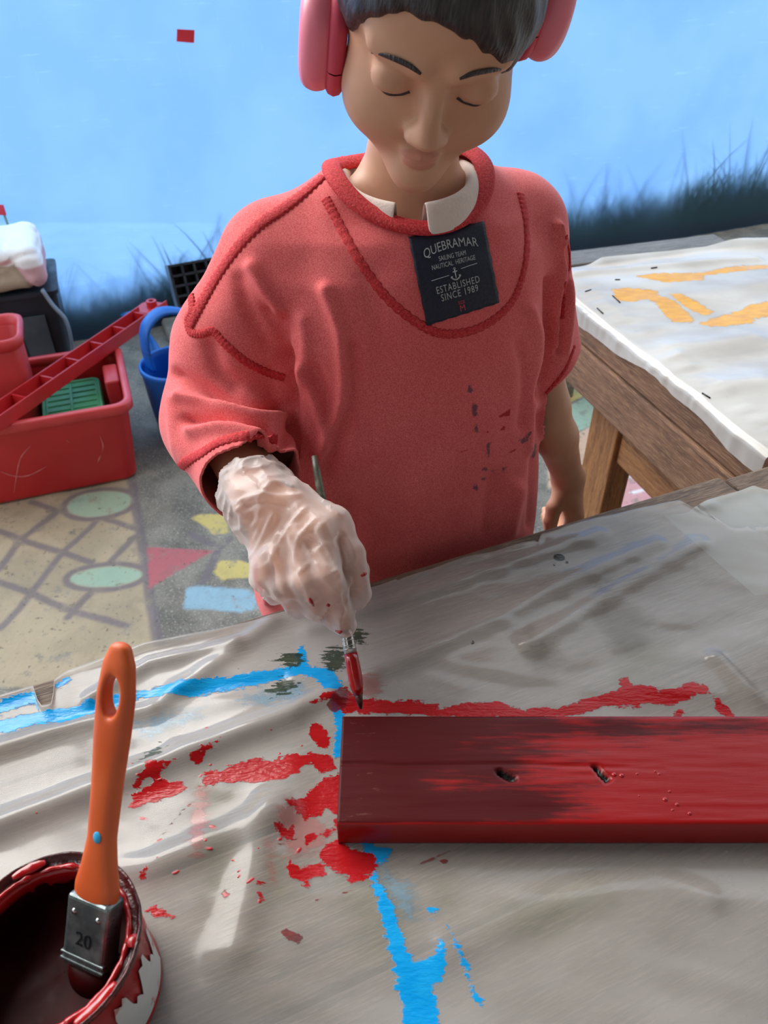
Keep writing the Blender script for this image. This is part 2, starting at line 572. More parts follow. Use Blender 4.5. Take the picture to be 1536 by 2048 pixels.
for s in ss:
    for z in zz:
        V.append(wpt(s, 0.008 * math.sin(s * 5.1 + z * 1.3) + 0.004 * math.sin(s * 13 + 2 * z), z))
I = np.arange(len(V)).reshape(len(ss), len(zz))
F = np.stack([I[:-1, :-1], I[1:, :-1], I[1:, 1:], I[:-1, 1:]], -1).reshape(-1, 4)
wall_back = struct(mesh_ob('wall_back', V, F, m_sheet), 'pale blue translucent plastic sheet wall with grass showing through')
# the bank of earth and the lawn beyond the sheet
m_soil = M('dark_soil', (44, 42, 38), (30, 30, 28), 30, 0.9, bump=0.6, bscale=60, bdist=0.02)
m_lawn = M('lawn_ground', (84, 104, 66), (96, 112, 78), 3, 0.9, bump=0.5, bscale=40)
sb = np.concatenate([[-90, -40, -15], np.linspace(-2.4, 4.4, 120), [15, 40, 90]])
db = np.array([0.0125, 0.014, 0.06, 0.11, 0.17, 0.25, 0.6, 90.0])
hb = np.array([0.0, 0.75, 0.9, 1.0, 0.92, 0.7, 0.25, 0.2])
V = []
for s in sb:
    top = 0.10 + 0.012 * math.sin(s * 4) + 0.010 * math.sin(s * 11 + 1)
    for d_, h_ in zip(db, hb): V.append(wpt(s, d_, -0.05 + (top + 0.05) * h_ if d_ > 0.0126 else -0.05))
I = np.arange(len(V)).reshape(len(sb), len(db))
F = np.stack([I[:-1, :-1], I[1:, :-1], I[1:, 1:], I[:-1, 1:]], -1).reshape(-1, 4)
struct(mesh_ob('ground_bank', V, F, m_soil), 'dark earth bank and ground beyond the blue sheet')
m_grass = M('grass_blade', (110, 140, 70), (86, 116, 58), 14, 0.6)
V, F = [], []
def blade(s, d, h, lean, curve, w):
    base = len(V)
    n = 6
    for i in range(n + 1):
        t = i / n
        sx = s + lean * h * t + curve * h * t * t
        z = 0.03 + h * (t - 0.25 * abs(curve) * t * t)
        dd = max(d - 0.03 * t * h, 0.0015) + 0.012
        ww = w * (1 - t) ** 0.7 * 0.5 + 0.0002
        V.append(wpt(sx - ww, dd, z))
        V.append(wpt(sx + ww, dd + 0.002, z))
    for i in range(n):
        a = base + 2 * i
        F.append((a, a + 1, a + 3, a + 2))
def tall(s):   # grass grows higher to the right of the sheet
    return 0.215 + 0.06 * np.clip((s - 0.2) / 2.2, 0, 1) + 0.03 * math.sin(s * 3.1) + 0.02 * math.sin(s * 7.7)
for i in range(9000):
    s = rnd.uniform(-2.3, 4.3)
    blade(s, rnd.random() ** 1.6 * 0.10, tall(s) * rnd.uniform(0.45, 0.95), rnd.gauss(0, 0.28), rnd.gauss(0, 0.3), rnd.uniform(0.005, 0.011))
for i in range(330):
    s = rnd.uniform(-2.3, 4.3)
    blade(s, rnd.random() * 0.02, tall(s) * rnd.uniform(0.95, 1.55), rnd.gauss(0, 0.3), rnd.gauss(0, 0.35), rnd.uniform(0.007, 0.013))
grass = mesh_ob('grass', V, F, m_grass)
tag(grass, 'green grass blades pressed against the far side of the blue sheet', 'grass', kind='stuff')

# --- unseen roof and walls, added out of frame to shade and fill the yard
m_roof = M('grey_roof', (112, 106, 98), (122, 116, 108), 5, 0.8)
m_plaster = M('pale_plaster', (206, 198, 186), (194, 186, 174), 4, 0.9, bump=0.2)  # pale so the added walls bounce fill light
struct(box_ob('added_roof', (-0.95, -1.6, 2.45), (3.2, 1.40, 2.55), m_roof), 'unseen roof slab added to shade the work tables')  # added to keep overhead sky off the tables
struct(box_ob('added_wall_front', (-2.6, -1.75, 0), (3.2, -1.6, 2.45), m_plaster), 'unseen plastered wall added behind the photographer to shape the light')  # added to block sky behind the camera and bounce fill forward
struct(box_ob('added_wall_left', (-1.65, -1.6, 0), (-1.5, 0.05, 2.45), m_plaster), 'unseen plastered side wall added to cut light on the near table')  # added to darken the near table from the left
struct(box_ob('added_wall_right', (3.2, -1.75, 0), (3.35, 3.4, 2.45), m_plaster), 'unseen plastered side wall added to limit light from the right')  # added to close off light on the right
# red sticker on the sheet
def on_wall(u, v, d=-0.004):
    r = ray(u, v)
    t = ((W0 + WN * d) @ WN) / (r[:2] @ WN)
    return np.array([0, 0, CAMZ]) + r * t
m_sticker = M('red_sticker', (206, 40, 56), (196, 36, 50), 10, 0.5)
def card(name, quad, th, mat, parent=None):
    q = np.array(quad)
    n = np.cross(q[1] - q[0], q[3] - q[0])
    n /= np.linalg.norm(n)
    V = np.vstack([q, q + n * th])
    F = [(0, 1, 2, 3), (7, 6, 5, 4), (0, 4, 5, 1), (1, 5, 6, 2), (2, 6, 7, 3), (3, 7, 4, 0)]
    return mesh_ob(name, V, F, mat, parent, smooth=False)
st = card('red_sticker', [on_wall(u, v, -0.013) for u, v in ((353, 83), (388, 86), (389, 60), (354, 58))], 0.002, m_sticker)
tag(st, 'small red rectangular sticker on the blue sheet', 'sticker')

# ================================================================== NEAR TABLE
TZ = 0.72
TA = math.radians(23.56)
TO = np.array([-0.344, 0.434])
E1 = np.array([math.cos(TA), math.sin(TA)])
E2 = np.array([math.sin(TA), -math.cos(TA)])               # from the far edge towards the camera
def ab(u, v, z=TZ + 0.002):
    p = onz(u, v, z)[:2] - TO
    return p @ E1, p @ E2
tableW = Matrix.Translation((TO[0], TO[1], 0)) @ Matrix.Rotation(TA, 4, 'Z')   # local x = a, local y = -b
near = empty('work_table', (TO[0], TO[1], 0), TA)
tag(near, 'weathered plank work table covered with paint-stained plastic film, in front of the person', 'table')
A0, A1 = -0.50, 0.935
edges = [0.0, 0.098, 0.222, 0.345, 0.47, 0.595]
for i in range(5):
    jit = rnd.uniform(-0.01, 0.01)
    x1 = 0.825 if i == 0 else A1 + jit
    box_ob('plank', (A0 + jit, -edges[i + 1] + 0.003, TZ - 0.03), (x1, -edges[i], TZ), m_wood_old, near, tableW, 0.003)
box_ob('plank', (0.829, -0.095, TZ - 0.03), (A1, -0.006, TZ - 0.001), m_wood_old, near, tableW, 0.003)
for x in (A0 + 0.06, A1 - 0.10):
    for y in (-0.05, -0.55):
        box_ob('leg', (x, y - 0.035, -0.003), (x + 0.07, y + 0.035, TZ - 0.03), m_wood_brown, near, tableW, 0.004)
for y in (-0.05, -0.55):
    box_ob('apron', (A0 + 0.13, y - 0.014, TZ - 0.13), (A1 - 0.10, y + 0.014, TZ - 0.03), m_wood_brown, near, tableW, 0.003)

# --- plastic film: a heightfield over the table with folds, and the paint on it as distance fields
Z3 = (220, 1260, 1.969)
Z4 = (700, 940, 1.837)
Z7 = (700, 1660, 1.837)
Z1 = (0, 900, 2.743)
edge_px = [(-420, 1560), (-200, 1470), (0, 1396), (72, 1373), (76, 1400), (82, 1414), (98, 1412), (106, 1408), (110, 1362), (135, 1344), (215, 1318), (290, 1292), (430, 1262), (520, 1238),
           (600, 1216), (720, 1183), (790, 1161), (797, 1163), (802, 1178), (808, 1159), (900, 1128), (1058, 1073), (1068, 1085), (1075, 1088), (1082, 1070), (1110, 1062), (1200, 1034),
           (1300, 1014), (1360, 1004), (1388, 1004), (1399, 1016), (1402, 1027), (1412, 1030), (1418, 1037), (1426, 1036), (1434, 1045), (1444, 1052), (1456, 1053), (1464, 1058),
           (1474, 1056), (1484, 1058), (1492, 1054), (1508, 1054), (1512, 1064), (1524, 1056), (1545, 1052), (1600, 1060), (1700, 1040)]
eab = np.array([ab(u, v) for u, v in edge_px])
eab = eab[np.argsort(eab[:, 0])]
ridges = [([(0, 1655), (280, 1545), (560, 1440), (660, 1400)], 0.010, 26), ([(-100, 1850), (300, 1740), (560, 1625)], 0.007, 30), ([(474, 1895), (504, 1768), (535, 1615)], 0.006, 30),
          ([(733, 1354), (1005, 1234), (1103, 1180), (1315, 1090)], 0.0045, 26), ([(1060, 1290), (1168, 1223), (1250, 1174), (1397, 1092)], 0.0045, 24), ([(1040, 1400), (1250, 1315), (1536, 1215)], -0.003, 26),
          ([(1430, 1320), (1530, 1425)], 0.006, 20), ([(120, 1440), (330, 1400), (560, 1360)], -0.004, 18), ([(330, 1400), (430, 1330), (540, 1250)], 0.006, 22), ([(180, 1400), (300, 1330), (470, 1290)], 0.005, 16),
          ([(1300, 1720), (1420, 1800)], 0.003, 20), ([(900, 1900), (1300, 1730)], 0.003, 30), ([(620, 1260), (900, 1170), (1200, 1070)], 0.004, 22), ([(0, 1500), (160, 1450), (300, 1420)], 0.006, 20)]
def film_z(a, b, bs):
    """height of the film over the table top at table coordinates"""
    x = TO[0] + E1[0] * a + E2[0] * b
    y = TO[1] + E1[1] * a + E2[1] * b
    u, v = proj(np.stack([x, y, np.full(a.shape, TZ + 0.003)], -1))
    sh = a.shape
    q = np.stack([a.ravel() * 9 + b.ravel() * 4, b.ravel() * 16 - a.ravel() * 5, 0 * a.ravel() + 3.3], 1)
    z = 0.0026 + 0.0016 * fbm(q, 2).reshape(sh)
    q2 = np.stack([(a.ravel() * 0.8 + b.ravel() * 0.6) * 12, (b.ravel() * 0.8 - a.ravel() * 0.6) * 70, 0 * a.ravel() + 9.1], 1)
    z = z + 0.0008 * vnoise(q2).reshape(sh)
    for pts, amp, w in ridges:
        d = line_d(a, b, [ab(*p) for p in pts])
        wm = w / 1539 * 0.7
        z = z + amp * np.exp(-(d / wm) ** 2) * np.where(amp > 0, 1, 0.6)
    e = b - bs
    z = z + 0.003 * np.exp(-(e / 0.006) ** 2) * (0.6 + 0.8 * vnoise(np.stack([a.ravel() * 30, 0 * a.ravel(), 0 * a.ravel()], 1)).reshape(sh))
    # pressed flat under the red board and the paint tin
    flat = np.minimum(poly_sd(x, y, [(-0.05, 0.28), (0.62, 0.275), (0.62, 0.405), (-0.05, 0.405)]), np.hypot(x + 0.199, y - 0.193) - 0.062)
    k = np.clip(flat / 0.03, 0, 1)
    k = k * k * (3 - 2 * k)
    return TZ + np.maximum(z * k + 0.0006 * (1 - k), 0.0005)
na, nb_ = 540, 230
aa = np.linspace(A0 + 0.02, A1 - 0.03, na)
bs = np.interp(aa, eab[:, 0], eab[:, 1])
bsm = np.minimum(bs, np.interp(aa, [eab[0, 0], ab(20, 1390)[0], ab(150, 1340)[0], ab(600, 1216)[0], ab(1390, 1004)[0], ab(1450, 1056)[0], eab[-1, 0]], [eab[0, 1], ab(20, 1390)[1], ab(150, 1340)[1], ab(600, 1216)[1], ab(1390, 1004)[1], ab(1450, 1056)[1], eab[-1, 1]]))
sq = np.linspace(0, 1, nb_)
AA = np.repeat(aa[:, None], nb_, 1)
BB = bsm[:, None] + (0.60 - bsm[:, None]) * sq[None]
BB = BB + (bs - bsm)[:, None] * np.exp(-((BB - bsm[:, None]) / 0.035) ** 1.5)
ZZ = film_z(AA, BB, bs[:, None])
PX = TO[0] + E1[0] * AA + E2[0] * BB
PY = TO[1] + E1[1] * AA + E2[1] * BB
blue = [[(-300, 1520), (-60, 1452), (0, 1440), (60, 1425), (170, 1408), (260, 1385), (400, 1360), (480, 1348), (560, 1335), (597, 1330), (590, 1300), (605, 1292), (613, 1300), (612, 1332), (640, 1335), (665, 1338), (684, 1372), (672, 1388), (652, 1386), (625, 1352), (560, 1357), (500, 1370), (400, 1388), (280, 1397), (150, 1438), (60, 1452), (0, 1467), (-300, 1550)],
        [(-200, 1480), (0, 1404), (70, 1380), (80, 1395), (70, 1405), (0, 1425), (-200, 1500)], [(108, 1375), (125, 1360), (142, 1350), (138, 1362), (120, 1378)],
        [(660, 1395), (685, 1382), (692, 1440), (690, 1510), (668, 1510), (672, 1450)],
        zoomed([(40, 40), (150, 60), (140, 110), (100, 120), (105, 190), (160, 280), (178, 340), (190, 380), (200, 440), (240, 490), (310, 470), (320, 410), (340, 402), (352, 470), (340, 560), (318, 572), (300, 580), (322, 640), (330, 760), (195, 760), (185, 640), (168, 560), (155, 480), (140, 430), (110, 300), (80, 200), (60, 120)], *Z7),
        zoomed([(350, 350), (360, 352), (402, 440), (440, 520), (462, 575), (490, 650), (470, 640), (440, 580), (405, 500), (380, 430)], *Z7), ell_px(864, 1824, 9, 11, 0)]
red = [zoomed(p, *Z3) for p in (
    [(60, 650), (140, 570), (150, 530), (185, 540), (270, 520), (210, 555), (195, 590), (270, 595), (303, 622), (240, 655), (130, 690), (70, 700), (100, 650), (170, 600), (150, 590)],
    [(310, 505), (350, 485), (438, 455), (370, 505), (345, 550)],
    [(355, 605), (380, 570), (360, 555), (430, 550), (570, 500), (600, 505), (630, 515), (740, 480), (750, 495), (790, 475), (860, 490), (890, 510), (890, 540), (830, 560), (790, 520), (745, 535), (740, 565), (690, 590), (640, 590), (560, 600), (400, 605)],
    [(785, 380), (800, 360), (830, 365), (860, 400), (868, 440), (850, 470), (815, 450), (790, 415)],
    [(690, 690), (760, 650), (840, 580), (905, 560), (925, 560), (925, 800), (870, 760), (900, 730), (850, 700), (840, 730), (770, 740), (740, 720), (710, 705)],
    [(640, 780), (680, 770), (690, 800), (720, 770), (725, 820), (700, 840), (660, 810)], [(760, 810), (880, 770), (910, 780), (850, 805), (840, 790), (770, 835)],
    [(830, 850), (880, 820), (905, 830), (985, 870), (1045, 880), (1055, 940), (1040, 960), (985, 985), (950, 995), (930, 960), (860, 930), (830, 890)],
    [(700, 905), (760, 935), (830, 910), (850, 960), (790, 985), (775, 1020), (760, 985), (705, 975)],
    [(578, 1005), (612, 998), (606, 1020), (585, 1026)], [(572, 1040), (602, 1038), (606, 1068), (580, 1072)], [(445, 1045), (465, 1035), (468, 1052), (448, 1062)],
    [(115, 960), (150, 945), (140, 975), (118, 985)], [(138, 1078), (170, 1085), (205, 1110), (250, 1120), (255, 1140), (220, 1130), (180, 1120), (150, 1100)],
    [(750, 312), (850, 265), (905, 250), (930, 225), (950, 255), (1000, 262), (1020, 300), (920, 322), (900, 292), (850, 285), (790, 302)])]
red += [zoomed(p, *Z4) for p in (
    [(30, 835), (180, 838), (330, 855), (330, 870), (440, 850), (540, 845), (640, 878), (740, 870), (840, 850), (880, 828), (1000, 800), (985, 770), (1020, 768), (1030, 795), (1060, 785), (1095, 800), (1100, 795), (1130, 815), (1240, 790), (1250, 783), (1320, 800), (1322, 825), (1270, 830), (1170, 865), (1100, 855), (1050, 865), (960, 860), (840, 895), (700, 905), (500, 905), (330, 900), (180, 890), (30, 890)],
    [(1330, 840), (1350, 840), (1420, 895), (1420, 910), (1380, 905), (1350, 880)], [(1195, 900), (1205, 872), (1228, 875), (1222, 900)])]
dred = [[(626, 1800), (720, 1776), (800, 1742), (880, 1706), (925, 1682), (928, 1685), (880, 1711), (800, 1747), (720, 1780), (630, 1803)], zoomed([(205, 808), (280, 710), (320, 680), (285, 715), (210, 812)], *Z3),
        zoomed([(660, 850), (740, 815), (745, 820), (665, 858)], *Z3), [(880, 1718), (895, 1712), (897, 1722), (884, 1727)], zoomed([(850, 300), (910, 230), (940, 235), (930, 300), (880, 320)], *Z3), zoomed([(670, 1190), (690, 1175), (735, 1190), (765, 1215), (745, 1235), (700, 1220)], *Z3)]
dgreen = [zoomed(ell_px(705, 115, 48, 28, -0.2), *Z3), zoomed(ell_px(888, 118, 44, 42, -0.6), *Z3), zoomed(ell_px(980, 22, 28, 26, 0), *Z3), zoomed(ell_px(680, 225, 62, 30, -0.25), *Z3), zoomed(ell_px(165, 500, 45, 14, -0.5), *Z3)]
olive = [zoomed(p, *Z3) for p in ([(370, 620), (470, 640), (400, 700), (410, 800), (480, 900), (430, 980), (400, 1040), (370, 920), (380, 780)], [(640, 900), (700, 920), (690, 1050), (650, 1050)], [(900, 980), (1080, 960), (1200, 1100), (1100, 1290), (1000, 1280), (960, 1100)], [(1280, 990), (1330, 1000), (1350, 1100), (1300, 1080)])]
olive += [zoomed([(520, 350), (740, 260), (900, 180), (940, 260), (700, 390)], *Z7), zoomed([(1000, 660), (1160, 640), (1160, 730), (980, 780)], *Z4)]
dirt = [zoomed(p, *Z4) for p in ([(880, 520), (1000, 480), (1100, 540), (1080, 640), (980, 660)], [(640, 680), (720, 640), (780, 700), (700, 740)], [(880, 390), (940, 380), (960, 470), (900, 460)], [(600, 600), (660, 580), (670, 615), (620, 625)])]
dots = [zoomed(ell_px(x, y, r, r, 0), *Z4) for x, y, r in ((450, 636, 7), (752, 347, 6), (798, 338, 6), (1485, 778, 5), (738, 540, 4), (1048, 430, 4), (1070, 445, 4))] + [zoomed(ell_px(768, 322, 22, 11, 0), *Z4)]
def field(polys, z=TZ + 0.003):
    d = np.full(AA.shape, 1e3)
    for p in polys: d = np.minimum(d, poly_sd(AA, BB, [ab(u, v, z) for u, v in p]))
    return d.ravel()
# red patches spread into fingers: keep the fields
film_attrs = dict(blue=field(blue), red=field(red), dred=field(dred), dgreen=field(dgreen), olive=field(olive), dirt=field(dirt), dots=field(dots),
                  faint=field([zoomed(p, *Z3) for p in ([(310, 720), (350, 610), (390, 640), (385, 740), (355, 900), (340, 910)], [(620, 850), (640, 850), (650, 1000), (635, 1000)], [(980, 190), (1060, 180), (1075, 240), (1000, 270)], [(660, 720), (760, 660), (850, 760), (840, 860), (700, 900)])]),
                  bfaint=field([[(280, 1450), (340, 1425), (392, 1418), (395, 1432), (330, 1452), (300, 1472)]] + [zoomed([(100, 380), (200, 340), (380, 290), (300, 350), (110, 430)], *Z3), zoomed([(500, 260), (760, 200), (770, 260), (620, 300)], *Z3), zoomed([(105, 120), (230, 240), (230, 330), (150, 260)], *Z7)]))
def film_material(name, masks, alpha=0.38, base=((198, 192, 186), (178, 172, 165))):
    g = G(name)
    v1 = g.coord((1, 1, 1))
    wn = g.math('SUBTRACT', g.noise(95, 6, 0.7, vec=v1), 0.5)
    streak = g.math('SUBTRACT', g.noise(55, 6, 0.7, stretch=(1.0, 5.0, 1.0)), 0.5)
    fine = g.math('SUBTRACT', g.noise(320, 4, 0.7, vec=v1), 0.5)
    c = g.mix(g.ramp(g.noise(6, 5), 0.3, 0.7), lin(base[0]), lin(base[1]))
    al = g.ramp(g.noise(5, 4, stretch=(1, 2, 1)), 0.3, 0.7, alpha - 0.10, alpha + 0.10)
    spk = g.ramp(g.noise(240, 2), 0.76, 0.80, 0, 0.6)
    c = g.mix(spk, c, lin((120, 112, 100)))
    tot = None
    for nm, col, col2, amp, samp, famp, soft, op in masks:
        s = g.math('ADD', g.attr(nm), g.math('ADD', g.math('MULTIPLY', wn, amp), g.math('ADD', g.math('MULTIPLY', streak, samp), g.math('MULTIPLY', fine, famp))))
        f = g.ramp(s, soft, -soft, 0, op)
        cc = g.mix(g.ramp(g.noise(45, 4, stretch=(1, 3, 1)), 0.35, 0.65), lin(col), lin(col2))
        c = g.mix(f, c, cc)
        al = g.math('MAXIMUM', al, f)
        if op > 0.7: tot = f if tot is None else g.math('MAXIMUM', tot, f)
    h = g.math('ADD', g.math('MULTIPLY', tot, 0.6), g.math('MULTIPLY', g.math('MULTIPLY', tot, g.noise(140, 4, stretch=(1, 3, 1))), 0.6))
    h = g.math('ADD', h, g.math('MULTIPLY', g.noise(22, 4, 0.45, dist=0.6), 0.22))
    r = g.ramp(g.noise(18, 4), 0.3, 0.7, 0.10, 0.20)
    r = g.math('SUBTRACT', r, g.math('MULTIPLY', tot, 0.06))
    b = g.bsdf(Base_Color=c, Roughness=r, Alpha=al, Normal=g.bump(h, 0.35, 0.003))
    g.put(b.inputs['Specular IOR Level'], g.math('SUBTRACT', 0.62, g.math('MULTIPLY', tot, 0.3)))
    return g.done(b)
m_film = film_material('stained_plastic_film', [
    ('olive', (128, 130, 82), (112, 120, 70), 0.030, 0.02, 0.004, 0.018, 0.34), ('dirt', (104, 92, 74), (84, 76, 62), 0.030, 0.02, 0.01, 0.012, 0.45),
    ('bfaint', (60, 150, 190), (70, 160, 196), 0.03, 0.03, 0.01, 0.006, 0.5), ('faint', (182, 84, 80), (170, 70, 66), 0.014, 0.03, 0.006, 0.004, 0.6),
    ('blue', (10, 140, 206), (24, 152, 212), 0.010, 0.014, 0.004, 0.0007, 1.0), ('red', (166, 24, 28), (158, 18, 22), 0.013, 0.010, 0.004, 0.0005, 1.0),
    ('dgreen', (52, 66, 44), (38, 50, 34), 0.016, 0.045, 0.012, 0.0008, 0.95), ('dred', (120, 24, 28), (96, 30, 36), 0.004, 0.004, 0.002, 0.0004, 0.9), ('dots', (28, 28, 24), (34, 32, 28), 0.001, 0.0, 0.0, 0.0004, 1.0)])
I = I0 = np.arange(na * nb_).reshape(na, nb_)
F = np.stack([I[:-1, :-1], I[:-1, 1:], I[1:, 1:], I[1:, :-1]], -1).reshape(-1, 4)
film = mesh_ob('plastic_film', np.stack([PX, PY, ZZ], -1).reshape(-1, 3), F, m_film, attrs=film_attrs)
tag(film, 'cloudy plastic film smeared with blue and red paint, spread over the near table', 'plastic sheet')
film.modifiers.new('thickness', 'SOLIDIFY').thickness = 0.0003
film.modifiers['thickness'].offset = 1
# second piece of film under the torn edge
edge2 = [(1330, 1030), (1372, 1024), (1398, 1010), (1412, 1003), (1430, 996), (1470, 985), (1492, 978), (1506, 975), (1525, 979), (1560, 983), (1640, 990), (1700, 1000)]
e2 = np.array([ab(u, v) for u, v in edge2])
e2 = e2[np.argsort(e2[:, 0])]
a2 = np.linspace(e2[0, 0], min(e2[-1, 0], A1 - 0.04), 110)
b2 = np.interp(a2, e2[:, 0], e2[:, 1])
A2 = np.repeat(a2[:, None], 50, 1)
B2 = b2[:, None] + 0.14 * np.linspace(0, 1, 50)[None]
Z2 = TZ + 0.0006 + 0.0022 * np.exp(-((B2 - b2[:, None]) / 0.010) ** 2) + 0.002 * np.exp(-(line_d(A2, B2, [ab(1505, 975), ab(1540, 1020)]) / 0.008) ** 2) + 0.003 * np.exp(-(np.hypot(A2 - ab(1425, 1012)[0], B2 - ab(1425, 1012)[1]) / 0.010) ** 2)
over = np.interp(A2, eab[:, 0], eab[:, 1])
Z2 = np.where(B2 > over - 0.004, TZ + 0.0003, Z2)
I = np.arange(A2.size).reshape(A2.shape)
F = np.stack([I[:-1, :-1], I[:-1, 1:], I[1:, 1:], I[1:, :-1]], -1).reshape(-1, 4)
g = G('clear_plastic_film')
c = g.mix(g.ramp(g.noise(8, 4), 0.3, 0.7), lin((196, 198, 192)), lin((180, 182, 176)))
b = g.bsdf(Base_Color=c, Roughness=0.24, Alpha=0.6, Normal=g.bump(g.noise(22, 4, dist=1.0), 0.3, 0.003))
m_film2 = g.done(b)
f2 = mesh_ob('plastic_film', np.stack([TO[0] + E1[0] * A2 + E2[0] * B2, TO[1] + E1[1] * A2 + E2[1] * B2, Z2], -1).reshape(-1, 3), F, m_film2)
tag(f2, 'clean grey scrap of plastic film under the torn serrated edge of the stained film', 'plastic sheet')

# ================================================================== RED BOARD
bx0, bx1, by0, by1, bz0, bz1 = -0.0345, 0.62, 0.2945, 0.3905, TZ + 0.0008, TZ + 0.0285
nl, nw = 330, 52
xs = np.linspace(bx0, bx1, nl)
wv = np.linspace(0, 1, nw)
prof = [(by0 + 0.0005, bz0), (by0, bz0 + 0.002), (by0, bz1 - 0.0025), (by0 + 0.0008, bz1 - 0.0006)] + [(by0 + 0.0025 + (by1 - by0 - 0.005) * w, bz1) for w in wv] + [(by1 - 0.0008, bz1 - 0.0006), (by1, bz1 - 0.0025), (by1, bz0 + 0.002), (by1 - 0.0005, bz0)]
prof = np.array(prof)
PXb, kk = np.meshgrid(xs, np.arange(len(prof)), indexing='ij')
PYb = prof[kk, 0]
PZb = prof[kk, 1].copy()
top = PZb > bz1 - 0.0004
q = np.stack([PXb.ravel() * 25, PYb.ravel() * 260, 0 * PXb.ravel()], 1)
gr = fbm(q, 3).reshape(PXb.shape)
PZb = PZb + np.where(top, 0.00016 * gr, 0)
PYb = PYb + np.where(kk < 4, 0.0003 * gr, 0) * (PZb > bz0 + 0.001)
def bpx(u, v): return tuple(onz(u, v, bz1)[:2])
crack = line_d(PXb, PYb, [bpx(680, 1527), bpx(800, 1530), bpx(1060, 1528), bpx(1210, 1534), bpx(1330, 1540)])
cx_on = np.clip(1 - (PXb - 0.09) / 0.15, 0, 1)
PZb -= np.where(top, 0.0016 * np.exp(-(crack / 0.0009) ** 2) * cx_on, 0)
hole = np.minimum(poly_sd(PXb, PYb, [bpx(*p) for p in ((990, 1540), (1003, 1538), (1032, 1552), (1034, 1560), (1018, 1561), (998, 1550))]),
                  poly_sd(PXb, PYb, [bpx(*p) for p in ((1183, 1531), (1195, 1530), (1208, 1545), (1224, 1558), (1212, 1564), (1200, 1552))]))
PZb -= np.where(top, 0.006 * np.clip(-hole / 0.002 + 0.3, 0, 1), 0)
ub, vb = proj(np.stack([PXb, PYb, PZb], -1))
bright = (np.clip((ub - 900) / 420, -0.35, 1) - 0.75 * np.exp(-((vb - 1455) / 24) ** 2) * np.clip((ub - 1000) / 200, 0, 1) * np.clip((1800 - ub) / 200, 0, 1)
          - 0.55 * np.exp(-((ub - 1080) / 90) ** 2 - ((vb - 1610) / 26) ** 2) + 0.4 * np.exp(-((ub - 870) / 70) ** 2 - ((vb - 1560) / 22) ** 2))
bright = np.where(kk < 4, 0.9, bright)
bm_V = np.stack([PXb, PYb, PZb], -1).reshape(-1, 3)
I = np.arange(nl * len(prof)).reshape(nl, len(prof))
F = np.stack([I[:-1, :-1], I[1:, :-1], I[1:, 1:], I[:-1, 1:]], -1).reshape(-1, 4).tolist()
F.append(I[0, :].tolist())
F.append(I[-1, ::-1].tolist())
F += [[int(I[i, 0]), int(I[i, -1]), int(I[i + 1, -1]), int(I[i + 1, 0])] for i in range(nl - 1)]
g = G('red_painted_wood')
grain = g.noise(22, 6, 0.7, stretch=(1, 14, 4))
grain2 = g.noise(90, 5, 0.7, stretch=(1, 12, 4))
cl = g.noise(14, 5, 0.6, stretch=(1, 3, 1))
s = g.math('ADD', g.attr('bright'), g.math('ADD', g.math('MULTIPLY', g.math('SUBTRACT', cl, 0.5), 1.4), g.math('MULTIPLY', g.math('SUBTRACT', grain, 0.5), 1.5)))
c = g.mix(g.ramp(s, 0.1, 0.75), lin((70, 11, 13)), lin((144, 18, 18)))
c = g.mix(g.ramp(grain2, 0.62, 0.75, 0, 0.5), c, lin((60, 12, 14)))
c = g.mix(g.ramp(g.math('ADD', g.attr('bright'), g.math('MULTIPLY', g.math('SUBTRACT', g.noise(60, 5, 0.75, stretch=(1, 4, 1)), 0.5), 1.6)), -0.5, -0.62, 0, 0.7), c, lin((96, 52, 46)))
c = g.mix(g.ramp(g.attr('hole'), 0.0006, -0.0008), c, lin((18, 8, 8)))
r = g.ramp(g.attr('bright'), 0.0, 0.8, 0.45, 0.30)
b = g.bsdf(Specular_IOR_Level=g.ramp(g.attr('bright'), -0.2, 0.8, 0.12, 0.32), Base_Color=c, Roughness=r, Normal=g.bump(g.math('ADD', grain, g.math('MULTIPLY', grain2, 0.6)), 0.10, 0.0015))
m_board = g.done(b)
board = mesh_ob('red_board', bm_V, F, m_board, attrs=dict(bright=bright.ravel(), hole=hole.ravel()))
tag(board, 'wooden board freshly painted red, lying on the stained plastic film', 'board')
# paint bubbles on the wet side
bs_ = bpy.data.meshes.new('paint_bubble')
_b = bmesh.new()
bmesh.ops.create_uvsphere(_b, u_segments=12, v_segments=8, radius=1)
_b.to_mesh(bs_)
_b.free()
bs_.polygons.foreach_set('use_smooth', np.ones(len(bs_.polygons), bool))
bs_.materials.append(m_paint_red)
for u, v, r_ in ((1228, 1549, 5), (1243, 1551, 5), (1274, 1548, 3), (1310, 1543, 3), (1318, 1548, 3), (1330, 1599, 5), (1354, 1609, 4), (1339, 1583, 3), (1379, 1627, 4), (1345, 1620, 3), (1278, 1592, 2)):
    p = onz(u, v, bz1)
    s_ = r_ / FPX * 0.6
    link(bpy.data.objects.new('paint_bubble', bs_), board, Matrix.Translation(p) @ Matrix.Diagonal((s_, s_, s_ * 0.6, 1)))

